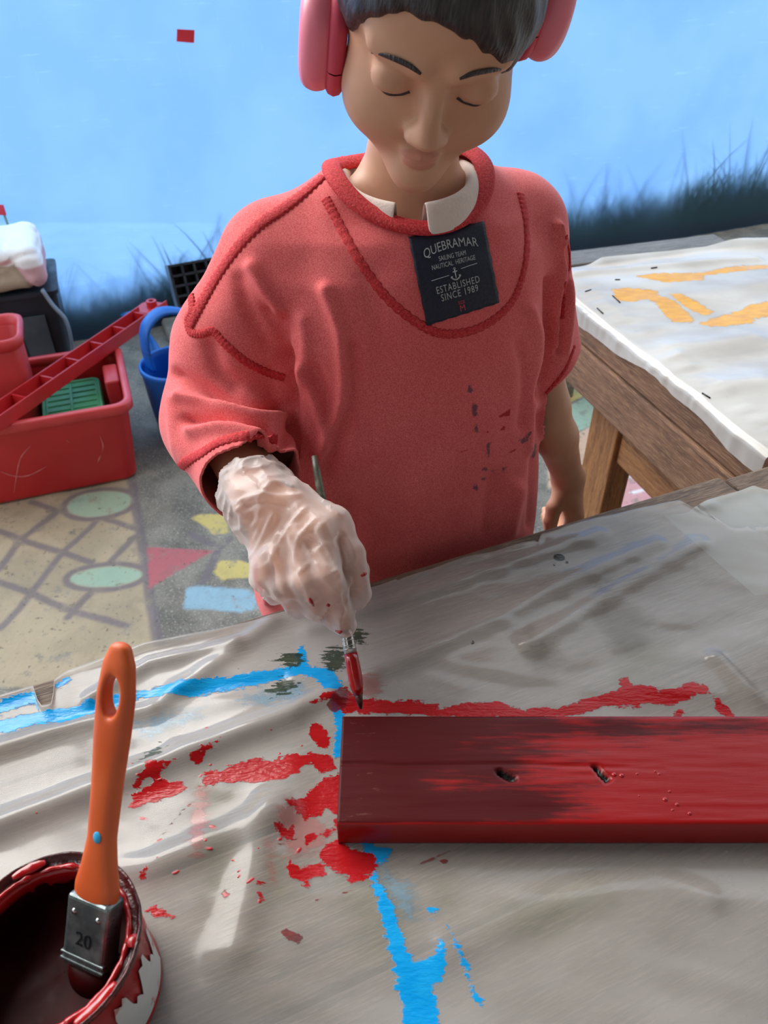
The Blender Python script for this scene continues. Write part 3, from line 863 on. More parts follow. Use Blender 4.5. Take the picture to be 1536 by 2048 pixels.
# flecks of red and dark paint spattered over the film
film_bv = BVHTree.FromPolygons([tuple(p) for p in np.stack([PX, PY, ZZ], -1).reshape(-1, 3)], np.stack([I0[:-1, :-1], I0[:-1, 1:], I0[1:, 1:], I0[1:, :-1]], -1).reshape(-1, 4).tolist())
fleck = bs_.copy()
for i in range(46):
    u_, v_ = rnd.gauss(430, 150), rnd.gauss(1630, 110)
    if not (40 < u_ < 668 and 1440 < v_ < 1880): continue
    h_ = film_bv.ray_cast(Vector((0, 0, CAMZ)), Vector(ray(u_, v_)).normalized())
    if h_[0] is None: continue
    s_ = rnd.uniform(0.0006, 0.0017)
    link(bpy.data.objects.new('paint_fleck', fleck), film, Matrix.Translation(h_[0]) @ Matrix.Rotation(rnd.uniform(-0.5, 0.9), 4, 'Z') @ Matrix.Diagonal((s_ * rnd.uniform(1, 2.6), s_, 0.0004, 1)))

# ================================================================== PAINT TIN WITH ORANGE BRUSH
TC = (-0.199, 0.193)
tin = empty('paint_tin', (TC[0], TC[1], TZ + 0.001))
tag(tin, 'open paint tin coated with dripping red paint, holding the orange brush', 'tin')
z0, z1 = TZ + 0.0012, 0.8005
R_ = 0.0535
V, F = lathe([(0.0005, z0 + 0.002), (R_ - 0.004, z0 + 0.002), (R_ - 0.001, z0), (R_, z0 + 0.002), (R_, z0 + 0.004), (R_ - 0.0008, z0 + 0.006), (R_ - 0.0008, z1 - 0.008), (R_ + 0.0004, z1 - 0.006), (R_ - 0.002, z1 - 0.006), (R_ - 0.002, z0 + 0.004), (0.0005, z0 + 0.004)], 72, TC)
g = G('paint_smeared_tin')
cov = g.ramp(g.noise(16, 5, 0.6, stretch=(1, 1, 0.35)), 0.40, 0.46)
c = g.mix(g.ramp(g.noise(9, 4), 0.3, 0.7), lin((168, 40, 42)), lin((144, 28, 32)))
c = g.mix(g.ramp(g.noise(26, 4), 0.62, 0.68, 0, 0.5), c, lin((120, 60, 54)))
m_tin = g.done(g.bsdf(Base_Color=c, Roughness=g.ramp(cov, 0, 1, 0.45, 0.22), Normal=g.bump(g.noise(40, 4), 0.2, 0.002)))
mesh_ob('tin_body', V, F, m_tin, tin)
# lidless ring: groove between outer lip and inner lip
m_groove = M('dried_dark_paint', (58, 16, 18), (84, 26, 26), 60, 0.3, bump=0.5, bscale=120)
V, F = lathe([(R_ - 0.0075, z1 - 0.006), (R_ - 0.0065, z1 - 0.0045), (R_ - 0.0035, z1 - 0.0055), (R_ - 0.0018, z1 - 0.0055), (R_ - 0.0006, z1 - 0.001), (R_ + 0.0008, z1), (R_ + 0.0016, z1 - 0.0012), (R_ + 0.001, z1 - 0.006), (R_ - 0.0075, z1 - 0.0075), (R_ - 0.0075, z1 - 0.006)], 96, TC)
V += 0.0004 * np.stack([vnoise(V * 300), vnoise(V * 300 + 9), vnoise(V * 300 + 20)], 1)
mesh_ob('rim', V, F, m_groove, tin)
# wet paint bead on the inner lip with drips
th = np.linspace(0, 2 * math.pi, 200)
q = np.stack([3 * np.cos(th), 3 * np.sin(th), 0 * th], 1)
rad = 0.0018 + 0.0010 * np.clip(fbm(q * 3, 3), -1, 1)
path = np.stack([TC[0] + (R_ - 0.0064) * np.cos(th), TC[1] + (R_ - 0.0064) * np.sin(th), z1 - 0.0048 + 0.0006 * vnoise(q * 4)], 1)
V, F = tube(path, rad, 8, cap=False)
mesh_ob('wet_paint_bead', V, F, m_paint_red, tin)
V, F = [], []
for i, t in enumerate(np.linspace(0, 2 * math.pi, 161)):
    dl = 0.010 + 0.008 * max(0, float(vnoise(np.array([[t * 4.0, 1.0, 0]]))[0])) + 0.012 * max(0, float(vnoise(np.array([[t * 13.0, 5.0, 0]]))[0]) - 0.35)
    for j, f_ in enumerate((0, 0.5, 0.9, 1.0)):
        rr_ = R_ - 0.0072 - (0.0012 if j in (1, 2) else 0.0)
        V.append((TC[0] + rr_ * math.cos(t), TC[1] + rr_ * math.sin(t), z1 - 0.005 - dl * f_))
    if i:
        for j in range(3):
            a = (i - 1) * 4 + j
            F.append((a, a + 1, a + 5, a + 4))
mesh_ob('paint_drip', V, F, m_paint_red, tin).modifiers.new('t', 'SOLIDIFY').thickness = 0.0006
# red runs over the groove on the camera side and at the right
for t0, t1 in ((-0.05, 0.10), (-0.95, -0.42), (-1.62, -1.30), (1.9, 2.3), (2.7, 3.3)):
    tt = np.linspace(t0, t1, 26)
    pts = np.stack([TC[0] + (R_ - 0.002) * np.cos(tt), TC[1] + (R_ - 0.002) * np.sin(tt), np.full(26, z1 - 0.0022)], 1)
    taper = np.sin(np.linspace(0.15, math.pi - 0.15, 26)) ** 0.4
    V, F = tube(pts, 0.0040 * taper * (1 + 0.25 * vnoise(pts * 260)), 10, np.tile([0, 0, 1.0], (26, 1)), 0.5)
    mesh_ob('paint_run', V, F, m_paint_red, tin)
# paint surface inside
V, F = lathe([(0.0003, z0 + 0.035), (0.02, z0 + 0.0345), (0.035, z0 + 0.0355), (R_ - 0.0024, z0 + 0.037)], 64, TC)
V[:, 2] += 0.0006 * vnoise(V * 60)
mesh_ob('paint', V, F, m_paint_dark, tin)
V, F = lathe([(R_ - 0.0024, z0 + 0.016), (R_ - 0.0024, z1 - 0.006)], 64, TC)
mesh_ob('paint_coat', V, F, m_paint_dark, tin)
# pale paper label patch on the side
V, F = [], []
tts = np.linspace(-0.62, 0.35, 26)
zs = np.linspace(0, 1, 12)
for i, t in enumerate(tts):
    up = z1 - 0.030 + 0.012 * math.sin(i * 0.55) + 0.006 * math.sin(i * 1.7)
    for f_ in zs: V.append((TC[0] + (R_ + 0.0003) * math.cos(t), TC[1] + (R_ + 0.0003) * math.sin(t), z0 + 0.008 + (up - z0 - 0.008) * f_))
I = np.arange(len(V)).reshape(26, 12)
F = np.stack([I[:-1, :-1], I[1:, :-1], I[1:, 1:], I[:-1, 1:]], -1).reshape(-1, 4)
mesh_ob('paper_label', V, F, M('pale_label', (196, 198, 196), (176, 120, 110), 40, 0.5, lo=0.6, hi=0.66), tin)['label'] = 'pale grey paper label'

# --- orange brush standing in the tin
tipP = at(243, 1284, 0.452)
baseP = at(192, 1800, 0.468)
axis = (tipP - baseP) / np.linalg.norm(tipP - baseP)
HL = float(np.linalg.norm(tipP - baseP))
wdir = np.array([0.90, -0.43, 0])
Mb = frame(baseP, axis, wdir)             # local x up the handle, y across its width, z its thickness
brush = empty('orange_paintbrush', tuple(np.array(Mb @ Vector((-0.064, 0, 0)))))
tag(brush, 'flat paintbrush with orange handle and blue paint drop, standing in the paint tin', 'paintbrush')
hx = np.array([0, 0.06, 0.14, 0.25, 0.45, 0.65, 0.80, 0.92, 0.985, 1.0]) * HL
hw = np.array([0.0150, 0.0152, 0.0120, 0.0092, 0.0100, 0.0122, 0.0130, 0.0106, 0.0064, 0.0042])
ht = np.array([0.0072, 0.0074, 0.0070, 0.0066, 0.0068, 0.0068, 0.0064, 0.0058, 0.0046, 0.0030])
def f_handle(P):
    x = P[:, 0]
    w = np.interp(x, hx, hw)
    t = np.interp(x, hx, ht)
    d = (((np.abs(P[:, 1]) / w) ** 2.5 + (np.abs(P[:, 2]) / t) ** 2.5) ** (1 / 2.5) - 1) * t
    d = smax(d, np.maximum(-x, x - HL), 0.003)
    hole = (np.sqrt(((x - 0.80 * HL) / 0.0125) ** 2 + (P[:, 1] / 0.0058) ** 2) - 1) * 0.0058
    return smax(d, -hole, 0.0025)
V, F = surfnet(f_handle, (-0.008, -0.022, -0.014), (HL + 0.008, 0.022, 0.014), 0.0013)
V = smooth_mesh(V, F, 2)
m_orange = M('orange_plastic', (214, 96, 40), (198, 82, 34), 14, 0.42, bump=0.05)
mesh_ob('handle', V, F, m_orange, brush, Mb)
dV, dF = lathe([(0.0001, 0.0009), (0.0016, 0.0008), (0.0026, 0.0003), (0.0029, 0.0)], 16)
_o = mesh_ob('paint_drop', dV, dF, M('blue_paint_drop', (52, 164, 212), None, 10, 0.25), brush, Mb @ Matrix.Translation((0.27 * HL, 0.0015, -0.0066)) @ Matrix.Rotation(math.pi, 4, 'X') @ Matrix.Diagonal((1.3, 1, 1, 1)))
_o['label'] = 'dried blue paint drop'
bm = add_box(bmesh.new(), (-0.042, -0.0158, -0.0078), (0.004, 0.0158, 0.0078))
fer = bm_ob('ferrule', bm, m_dark_steel, brush, Mb, bevel=0.003, seg=3)
for i, xo in enumerate((-0.034, -0.038)):
    bm = add_box(bmesh.new(), (xo - 0.0008, -0.0163, -0.0083), (xo + 0.0008, 0.0163, 0.0083))
    bm_ob('ridge', bm, m_dark_steel, fer, Mb, bevel=0.0007)
for yo in (-0.009, 0.009):
    V, F = lathe([(0.0001, 0.0012), (0.0012, 0.0009), (0.0018, 0.0)], 14)
    mesh_ob('rivet', V, F, m_steel, fer, Mb @ Matrix.Translation((-0.006, yo, -0.0078)) @ Matrix.Rotation(math.pi, 4, 'X'))
tc_ = bpy.data.curves.new('size_number', 'FONT')
tc_.body = '20'
tc_.size = 0.0125
tc_.align_x = 'CENTER'
tc_.align_y = 'CENTER'
tc_.extrude = 0.0003
to = bpy.data.objects.new('size_number', tc_)
COL.objects.link(to)
bpy.context.view_layer.update()
me = bpy.data.meshes.new_from_object(to.evaluated_get(bpy.context.evaluated_depsgraph_get()))
bpy.data.objects.remove(to)
me.materials.clear()
me.materials.append(M('stamped_number', (40, 48, 52), None, 10, 0.4, metal=0.6))
no = bpy.data.objects.new('size_number', me)
link(no, fer, Mb @ Matrix.Translation((-0.022, 0, -0.0079)) @ Matrix(((0, 1, 0, 0), (1, 0, 0, 0), (0, 0, -1, 0), (0, 0, 0, 1))))
V, F = tube(np.array([[-0.044, 0, 0], [-0.052, 0, 0], [-0.062, 0, 0]]), [0.0146, 0.0150, 0.0110], 20, np.tile([0, 0, 1.0], (3, 1)), 0.45)
mesh_ob('bristles', V, F, m_paint_dark, brush, Mb)

# ================================================================== FAR TABLE
FA = math.radians(18.2)
F1 = np.array([math.cos(FA), math.sin(FA)])
F2 = np.array([-math.sin(FA), math.cos(FA)])               # away from the camera
FO = np.array([0.531, 0.822])                              # near left corner
FD = 0.615                                                 # depth of the table
FL = 1.35
farW = Matrix.Translation((FO[0], FO[1], 0)) @ Matrix.Rotation(FA, 4, 'Z')
far = empty('work_table', (FO[0], FO[1], 0), FA)
tag(far, 'sturdy brown timber work table under white film with yellow paint, behind the near table', 'table')
for i in range(5):
    box_ob('plank', (0.0, 0.123 * i + 0.002, TZ - 0.028), (FL, 0.123 * (i + 1) - 0.002, TZ), m_wood_brown, far, farW, 0.003)
rot90 = Matrix.Rotation(math.pi / 2, 4, 'Z')
def beam_y(name, x0, x1, y0, y1, z0, z1, mat, bev=0.004):
    # a beam that runs along local y, grain along its length
    return box_ob(name, (y0, -x1, z0), (y1, -x0, z1), mat, far, farW @ rot90, bev)
beam_y('fascia_board', -0.030, -0.001, -0.004, FD + 0.002, 0.648, TZ - 0.001, m_wood_brown)
beam_y('fascia_board', -0.034, -0.001, -0.006, FD + 0.004, 0.560, 0.646, m_wood_brown)
box_ob('fascia_board', (-0.001, -0.026, 0.60), (FL, -0.001, TZ - 0.001), m_wood_brown, far, farW, 0.004)
box_ob('fascia_board', (-0.001, FD + 0.001, 0.60), (FL, FD + 0.026, TZ - 0.001), m_wood_brown, far, farW, 0.004)
def leg(x, y, wx=0.055, wy=0.085):
    # post with the grain running up
    Mz = Matrix(((0, 0, 1, 0), (0, 1, 0, 0), (-1, 0, 0, 0), (0, 0, 0, 1)))
    return box_ob('leg', (-(TZ - 0.03), y, x), (0.003, y + wy, x + wx), m_wood_warm, far, farW @ Mz, 0.004)
lp = np.linalg.solve(np.stack([F1, F2], 1), onz(1214, 880, 0.52)[:2] - FO)
LX, LY = 0.002, float(lp[1])
leg(LX, LY + 0.012, 0.05, 0.088)
leg(LX, 0.035, 0.05, 0.06)
leg(FL - 0.10, LY + 0.012, 0.05, 0.088)
leg(FL - 0.10, 0.035, 0.05, 0.06)
beam_y('rail', 0.012, 0.045, 0.095, LY + 0.012, 0.455, 0.545, m_wood_warm)
beam_y('rail', 0.006, 0.050, 0.095, LY + 0.012, 0.16, 0.25, m_wood_warm)

# --- white film over the far table, hanging over its left edge
def cd(u, v, z=TZ + 0.006):
    return tuple(np.linalg.solve(np.stack([F1, F2], 1), onz(u, v, z)[:2] - FO))
ncx, ncy = 330, 170
hang = 0.034
sx = np.concatenate([np.linspace(-hang, 0, 26)[:-1], np.linspace(0, FL - 0.02, ncx)])
sy = np.linspace(0.0, FD + 0.012, ncy)
SX, SY = np.meshgrid(sx, sy, indexing='ij')
q = np.stack([SX.ravel() * 7, SY.ravel() * 13, 0 * SX.ravel()], 1)
wav = 0.006 + 0.0035 * fbm(q, 2).reshape(SX.shape)
wav += 0.007 * np.exp(-(line_d(SX, SY, [cd(1300, 760), cd(1400, 690), cd(1536, 672)]) / 0.03) ** 2)
wav += 0.008 * np.exp(-(line_d(SX, SY, [cd(1330, 830), cd(1440, 770), cd(1560, 760)]) / 0.03) ** 2)
wav += 0.012 * np.exp(-(line_d(SX, SY, [cd(1230, 522), cd(1420, 488), cd(1560, 486)]) / 0.02) ** 2)
wav += 0.006 * np.exp(-(line_d(SX, SY, [cd(1170, 545), cd(1300, 535), cd(1536, 515)]) / 0.014) ** 2)
puck = 1.5 * fbm(np.stack([SY.ravel() * 62, SX.ravel() * 12, 0 * SX.ravel()], 1), 2).reshape(SX.shape)
wav += 0.0014 * puck * np.exp(-((SX - 0.02) / 0.03) ** 2)
over_ = np.clip(-SX, 0, None)
bend = 0.012
ang = np.clip(over_ / bend, 0, math.pi / 2)
LXf = np.where(SX >= 0, SX - 0.030, -0.030 - bend * np.sin(ang))
LZf = np.where(SX >= 0, TZ + wav * np.clip(SX / 0.05 + 0.35, 0, 1), TZ + 0.35 * wav - bend * (1 - np.cos(ang)) - np.clip(over_ - bend * math.pi / 2, 0, None) * (1 + 0.45 * np.sin(SY * 15 + 1.2) + 0.15 * np.sin(SY * 41)))
LXf = LXf - np.where(over_ > 0.012, 0.003 + 0.0012 * puck, 0)
yk = [zoomed(p, 1040, 440, 3.097) for p in (
    [(740, 355), (800, 345), (900, 340), (1140, 330), (1390, 290), (1390, 315), (1130, 340), (1120, 370), (900, 385), (820, 370)],
    [(585, 440), (640, 425), (830, 435), (850, 470), (950, 500), (1060, 590), (1060, 620), (950, 610), (900, 560), (850, 505), (790, 480), (680, 500), (610, 490)],
    [(940, 460), (1000, 465), (1100, 510), (1190, 555), (1140, 570), (1040, 530)],
    [(1130, 630), (1250, 590), (1380, 560), (1430, 530), (1536, 510), (1750, 480), (1750, 560), (1536, 590), (1440, 600), (1430, 630), (1290, 645), (1180, 645)],
    [(1410, 310), (1430, 290), (1536, 280), (1700, 262), (1700, 290), (1536, 300)])]
dY = np.full(SX.shape, 1e3)
for p in yk: dY = np.minimum(dY, poly_sd(SX - 0.030, SY, [cd(*z) for z in p]))
P3 = np.stack([FO[0] + F1[0] * LXf + F2[0] * SY, FO[1] + F1[1] * LXf + F2[1] * SY, LZf], -1).reshape(-1, 3)
I = np.arange(SX.size).reshape(SX.shape)
F = np.stack([I[:-1, :-1], I[1:, :-1], I[1:, 1:], I[:-1, 1:]], -1).reshape(-1, 4)
m_film3 = film_material('white_plastic_film', [('yellow', (216, 156, 0), (200, 138, 0), 0.016, 0.020, 0.004, 0.001, 1.0)], alpha=0.66, base=((220, 218, 212), (206, 202, 194)))
f3 = mesh_ob('plastic_film', P3, F, m_film3, attrs=dict(yellow=dY.ravel() - 0.004))
tag(f3, 'rumpled white plastic film with thick yellow paint strokes, stapled over the far table', 'plastic sheet')
m_staple = M('dark_staple', (52, 50, 50), None, 10, 0.4, metal=0.8)
bv = BVHTree.FromPolygons([tuple(p) for p in P3], F.tolist())
O3 = Vector((0, 0, CAMZ))
for u0, v0, u1, v1 in ((1225, 592, 1240, 606), (1194, 617, 1206, 628), (1404, 787, 1420, 797), (1302, 537, 1314, 535), (1230, 560, 1240, 560), (1170, 584, 1182, 580)):
    pts = []
    for f_ in (0, 0.5, 1):
        r = bv.ray_cast(O3, Vector(ray(u0 + (u1 - u0) * f_, v0 + (v1 - v0) * f_)).normalized())
        if r[0]: pts.append(np.array(r[0]) + np.array([0, 0, 0.0008]))
    if len(pts) == 3:
        V, F_ = tube(pts, 0.0011, 6)
        mesh_ob('staple', V, F_, m_staple, f3)

# ================================================================== BENCH BEYOND THE FAR TABLE
bp0, bp1 = onz(1105, 530, 0.45), onz(1462, 486, 0.45)
bdir = math.atan2(bp1[1] - bp0[1], bp1[0] - bp0[0])
bl = float(np.hypot(*(bp1 - bp0)[:2]))
bench = empty('plank_bench', (bp0[0], bp0[1], 0), bdir)
tag(bench, 'low grey weathered plank bench standing between the far table and the blue sheet', 'bench')
bW = Matrix.Translation((bp0[0], bp0[1], 0)) @ Matrix.Rotation(bdir, 4, 'Z')
box_ob('seat', (0, -0.015, 0.415), (bl, 0.085, 0.45), m_wood_grey, bench, bW, 0.004)
for x in (0.08, bl - 0.14):
    box_ob('leg', (x, -0.005, -0.003), (x + 0.06, 0.075, 0.415), m_wood_grey, bench, bW, 0.003)

# ================================================================== THINGS ON THE FLOOR AT THE LEFT
def rrect(hx, hy, r, n=6):
    o = []
    for cx, cy, a0 in ((hx - r, hy - r, 0), (-hx + r, hy - r, 90), (-hx + r, -hy + r, 180), (hx - r, -hy + r, 270)):
        for k in range(n + 1):
            a = math.radians(a0 + 90 * k / n)
            o.append((cx + r * math.cos(a), cy + r * math.sin(a)))
    return o
def loft_rects(secs, n=6):
    """secs: list of (hx, hy, r, z); closed rings joined, both ends filled"""
    V, F = [], []
    for hx, hy, r, z in secs: V += [(x, y, z) for x, y in rrect(hx, hy, r, n)]
    k = 4 * (n + 1)
    for i in range(len(secs) - 1):
        for j in range(k): F.append((i * k + j, i * k + (j + 1) % k, (i + 1) * k + (j + 1) % k, (i + 1) * k + j))
    F.append(tuple(range(k))[::-1])
    F.append(tuple((len(secs) - 1) * k + j for j in range(k)))
    return V, F
CA = math.radians(20)
c1 = np.array([math.cos(CA), math.sin(CA)])
c2 = np.array([-math.sin(CA), math.cos(CA)])
rf = np.array([-0.648, 1.722])
CLn, CDp = 0.56, 0.365
cc = rf - c1 * CLn / 2 + c2 * CDp / 2
crateW = Matrix.Translation((cc[0], cc[1], 0)) @ Matrix.Rotation(CA, 4, 'Z')
crate = empty('storage_bin', (cc[0], cc[1], 0), CA)
tag(crate, 'low red plastic storage bin with scuffed side, holding garden bits on the floor', 'bin')
hx_, hy_ = CLn / 2, CDp / 2
g = G('scuffed_red_plastic')
sc = g.ramp(g.noise(7, 6, 0.8, stretch=(1, 1, 6), dist=1.5), 0.66, 0.70, 0, 0.5)
c = g.mix(g.ramp(g.noise(4, 3), 0.3, 0.7), lin((196, 40, 42)), lin((176, 32, 36)))
c = g.mix(sc, c, lin((214, 110, 108)))
m_bin = g.done(g.bsdf(Base_Color=c, Roughness=0.32))
V, F = loft_rects([(hx_ - 0.035, hy_ - 0.035, 0.03, 0.003), (hx_ - 0.032, hy_ - 0.032, 0.03, 0.010), (hx_ - 0.014, hy_ - 0.014, 0.035, 0.225), (hx_ - 0.018, hy_ - 0.018, 0.033, 0.225), (hx_ - 0.036, hy_ - 0.036, 0.028, 0.014)])
mesh_ob('bin_body', V, F, m_bin, crate, crateW, smooth=False)
V, F = loft_rects([(hx_ - 0.019, hy_ - 0.019, 0.033, 0.224), (hx_ - 0.004, hy_ - 0.004, 0.040, 0.222), (hx_, hy_, 0.042, 0.226), (hx_, hy_, 0.042, 0.246), (hx_ - 0.004, hy_ - 0.004, 0.040, 0.250), (hx_ - 0.016, hy_ - 0.016, 0.034, 0.250), (hx_ - 0.020, hy_ - 0.020, 0.032, 0.246)])
F = F[:-2]
F += [(6 * 28 + j, 6 * 28 + (j + 1) % 28, (j + 1) % 28, j) for j in range(28)]
mesh_ob('rim', V, F, m_red_faded, crate, crateW)
box_ob('handle_recess', (hx_ - 0.062, -0.02, 0.165), (hx_ - 0.022, 0.085, 0.238), m_red_faded, crate, crateW, 0.006)
# scratches on the front face: thin raised pale scuffs
m_scuff = M('pale_scuff', (216, 120, 116), (198, 90, 88), 60, 0.5)
def crate_front(u, v):
    r = ray(u, v)
    n = np.array([c2[0], c2[1], 0.084])
    p0 = np.array([*(rf - c1 * 0.1 + c2 * 0.030), 0.03])
    t = ((p0 - np.array([0, 0, CAMZ])) @ n) / (r @ n)
    return np.array([0, 0, CAMZ]) + r * t
for pts in ([(-8, 940), (30, 952), (60, 950), (95, 932)], [(200, 872), (206, 890), (204, 905)], [(132, 880), (140, 884)], [(168, 842), (176, 838)], [(195, 925), (202, 910)], [(28, 985), (40, 920), (62, 890)]):
    P_ = catmull([crate_front(*p) for p in pts], 8)
    wdt = 0.0022 if len(pts) == 4 else 0.0016
    V, F = tube(P_ - np.array([*c2, 0]) * 0.0006, wdt * np.sin(np.linspace(0.2, math.pi - 0.2, len(P_))), 6, np.tile([*c2, 0], (len(P_), 1)), 0.3)
    mesh_ob('scuff', V, F, m_scuff, crate)

# --- green ribbed tray upside down inside the bin
gt = empty('green_tray', (cc[0], cc[1], 0.014), CA)
tag(gt, 'green plastic tray with ribbed face lying in the red bin', 'tray')
quad = [onz(*p) for p in ((38, 838, 0.19), (222, 800, 0.19), (193, 724, 0.19), (95, 742, 0.19))]
gc = (quad[0] + quad[1] + quad[2]) / 3
ga = math.atan2(quad[1][1] - quad[0][1], quad[1][0] - quad[0][0])
gl = np.linalg.solve(np.stack([c1, c2], 1), np.array([*(quad[1][:2])]) - cc)
gW = crateW
tx1 = hx_ - 0.075
V, F = loft_rects([(0.084, 0.138, 0.015, 0.0145), (0.080, 0.128, 0.02, 0.180), (0.077, 0.124, 0.02, 0.188), (0.071, 0.116, 0.016, 0.188), (0.069, 0.114, 0.016, 0.184)])
gW = crateW @ Matrix.Translation((tx1 - 0.082, -0.005, 0))
mesh_ob('tray_shell', V, F, m_green_plastic, gt, gW, smooth=False)
for k in range(7):
    y = -0.095 + 0.03 * k
    box_ob('rib', (-0.064, y, 0.183), (0.064, y + 0.006, 0.1875), m_green_plastic, gt, gW, 0.001)
box_ob('rib', (-0.006, -0.108, 0.183), (0.002, 0.108, 0.1882), m_green_plastic, gt, gW, 0.001)

# --- tall red planter standing in the bin
pr = onz(50, 640, 0.40)
pl = empty('red_planter', (cc - c1 * 0.052 + c2 * 0.062).tolist() + [0.014], CA)
tag(pl, 'tall faded red square planter with rolled rim, standing in the red bin', 'planter')
pW = crateW @ Matrix.Translation((-0.052, 0.062, 0))
V, F = loft_rects([(0.078, 0.066, 0.025, 0.0145), (0.090, 0.078, 0.03, 0.370), (0.088, 0.076, 0.03, 0.375), (0.084, 0.072, 0.028, 0.370), (0.072, 0.060, 0.022, 0.025)])
mesh_ob('pot_body', V, F, m_red_faded, pl, pW)
V, F = loft_rects([(0.090, 0.078, 0.032, 0.362), (0.100, 0.088, 0.036, 0.372), (0.103, 0.091, 0.038, 0.384), (0.102, 0.090, 0.038, 0.396), (0.096, 0.084, 0.036, 0.400), (0.088, 0.076, 0.032, 0.394), (0.085, 0.073, 0.030, 0.372)])
F = F[:-2]
mesh_ob('rolled_rim', V, F, m_red_faded, pl, pW)

# --- long red ribbed bar lying across the bin
r0, r1 = onz(-60, 858, 0.285), onz(318, 600, 0.285)
r0[2] = r1[2] = 0.2505
bdir3 = r1 - r0
BL = float(np.linalg.norm(bdir3))
barW = frame(r0, bdir3, np.cross([0, 0, 1.0], bdir3))
bar = empty('ribbed_bar', tuple(r0))
tag(bar, 'long red plastic bar with open ribbed channel, resting across the red bin', 'bar')
bwd, bht, tk = 0.027, 0.038, 0.004
box_ob('channel_base', (0, -bwd, 0.0), (BL - 0.06, bwd, tk), m_red_plastic, bar, barW, 0.001)
for s_ in (-1, 1):
    box_ob('channel_side', (0, s_ * bwd - tk / 2, 0.0), (BL - (0.0 if s_ < 0 else 0.07), s_ * bwd + tk / 2, bht), m_red_plastic, bar, barW, 0.001)
rib0 = None
nr = int(BL / 0.105)
for k in range(nr):
    x = BL - 0.10 - k * 0.105
    W_ = barW @ Matrix.Translation((x, 0, 0.019))
    if rib0 is None:
        rib0 = bm_ob('rib', add_box(bmesh.new(), (-0.002, -bwd + 0.002, -0.015), (0.002, bwd - 0.002, 0.014)), m_red_plastic, bar, W_)
    else:
        clone(rib0, bar, W_)
bm = bmesh.new()
pts2 = [(BL - 0.085, bwd), (BL - 0.085, bwd + 0.02), (BL - 0.02, bwd + 0.024), (BL + 0.004, bwd + 0.012), (BL + 0.004, -bwd), (BL - 0.075, -bwd)]
lo_ = [bm.verts.new((x, y, 0.0)) for x, y in pts2]
hi_ = [bm.verts.new((x, y, 0.026)) for x, y in pts2]
bm.faces.new(lo_[::-1]); bm.faces.new(hi_)
for i in range(6): bm.faces.new((lo_[i], lo_[(i + 1) % 6], hi_[(i + 1) % 6], hi_[i]))
bm_ob('end_block', bm, m_red_plastic, bar, barW, bevel=0.002)
V, F = lathe([(0.0085, 0.024), (0.0165, 0.024), (0.0155, 0.046), (0.0085, 0.046), (0.0085, 0.024)], 24, (BL - 0.034, 0.004))
mesh_ob('boss', V, F, m_red_plastic, bar, barW, smooth=False)

# --- blue watering can
wp = onz(352, 724, 0.235)
wcan = empty('watering_can', (wp[0], wp[1], 0))
tag(wcan, 'blue plastic watering can with arched handle, beside the red bin', 'watering can')
wc2 = (wp[0], wp[1])
V, F = lathe([(0.001, 0.004), (0.078, 0.002), (0.082, 0.008), (0.094, 0.12), (0.100, 0.215), (0.104, 0.222), (0.105, 0.232), (0.101, 0.238), (0.096, 0.234), (0.095, 0.215), (0.089, 0.12), (0.077, 0.012), (0.001, 0.012)], 56, wc2)
mesh_ob('can_body', V, F, m_blue_plastic, wcan)
hd = np.array([-0.30, 0.95])
hs = np.array([0.95, 0.30])
ctrl = []
for a, z in ((-0.095, 0.220), (-0.10, 0.285), (-0.085, 0.345), (-0.03, 0.375), (0.045, 0.35), (0.085, 0.29), (0.094, 0.225)):
    d_ = 0.9 * c1 * a + 0.3 * c2 * a
    ctrl.append((wc2[0] + d_[0], wc2[1] + d_[1] + 0.045, z))
V, F = tube(catmull(ctrl, 8), 0.026, 10, None, 0.35)
mesh_ob('handle', V, F, m_blue_plastic, wcan)
sp = np.array([[wc2[0] - 0.045, wc2[1] + 0.070, 0.045], [wc2[0] - 0.09, wc2[1] + 0.15, 0.10], [wc2[0] - 0.135, wc2[1] + 0.235, 0.165], [-0.800, 2.285, 0.225]])
V, F = tube(catmull(sp, 6), np.linspace(0.026, 0.013, 19), 14)
mesh_ob('spout', V, F, m_blue_plastic, wcan)
V, F = tube(np.array([sp[-1] - [0.004, 0.006, 0.010], sp[-1], sp[-1] + [-0.006, 0.008, 0.018]]), [0.014, 0.022, 0.030], 18)
mesh_ob('rose', V, F, m_blue_plastic, wcan)

# --- black seedling tray on a stone block near the sheet
sl = onz(352, 612, 0.06)
blk_ = empty('stone_block', (sl[0], sl[1], 0))
tag(blk_, 'pale concrete block under the black seedling tray', 'block')
kW = Matrix.Translation((sl[0] + 0.16, sl[1] - 0.12, 0)) @ Matrix.Rotation(WALL_A, 4, 'Z')
m_stone = M('pale_concrete', (150, 138, 120), (124, 114, 98), 18, 0.9, bump=0.5)
V, F = loft_rects([(0.17, 0.13, 0.012, -0.003), (0.17, 0.13, 0.012, 0.03), (0.165, 0.125, 0.010, 0.04)], 3)
mesh_ob('block', V, F, m_stone, blk_, kW, smooth=False)
t0, t1, t2 = onz(338, 533, 0.26), onz(410, 520, 0.26), onz(368, 606, 0.14)
txd = Vector(t1 - t0).normalized()
tyd = Vector(t2 - t0).normalized()
trayW = frame(t0, txd, tyd)
seed = empty('seedling_tray', (t2[0], t2[1], 0.06))
tag(seed, 'black plastic seedling tray with rows of empty cells, leaning by the blue sheet', 'tray')
TL = float(np.linalg.norm(t2 - t0)) * (0.26 - 0.068) / 0.12
ncell_y = 6
pt = TL / ncell_y
ncell_x = 7
bm = bmesh.new()
for i in range(ncell_x + 1): add_box(bm, (i * pt * 1.25 - 0.004, -0.004, -0.003), (i * pt * 1.25 + 0.004, TL + 0.004, 0.003))
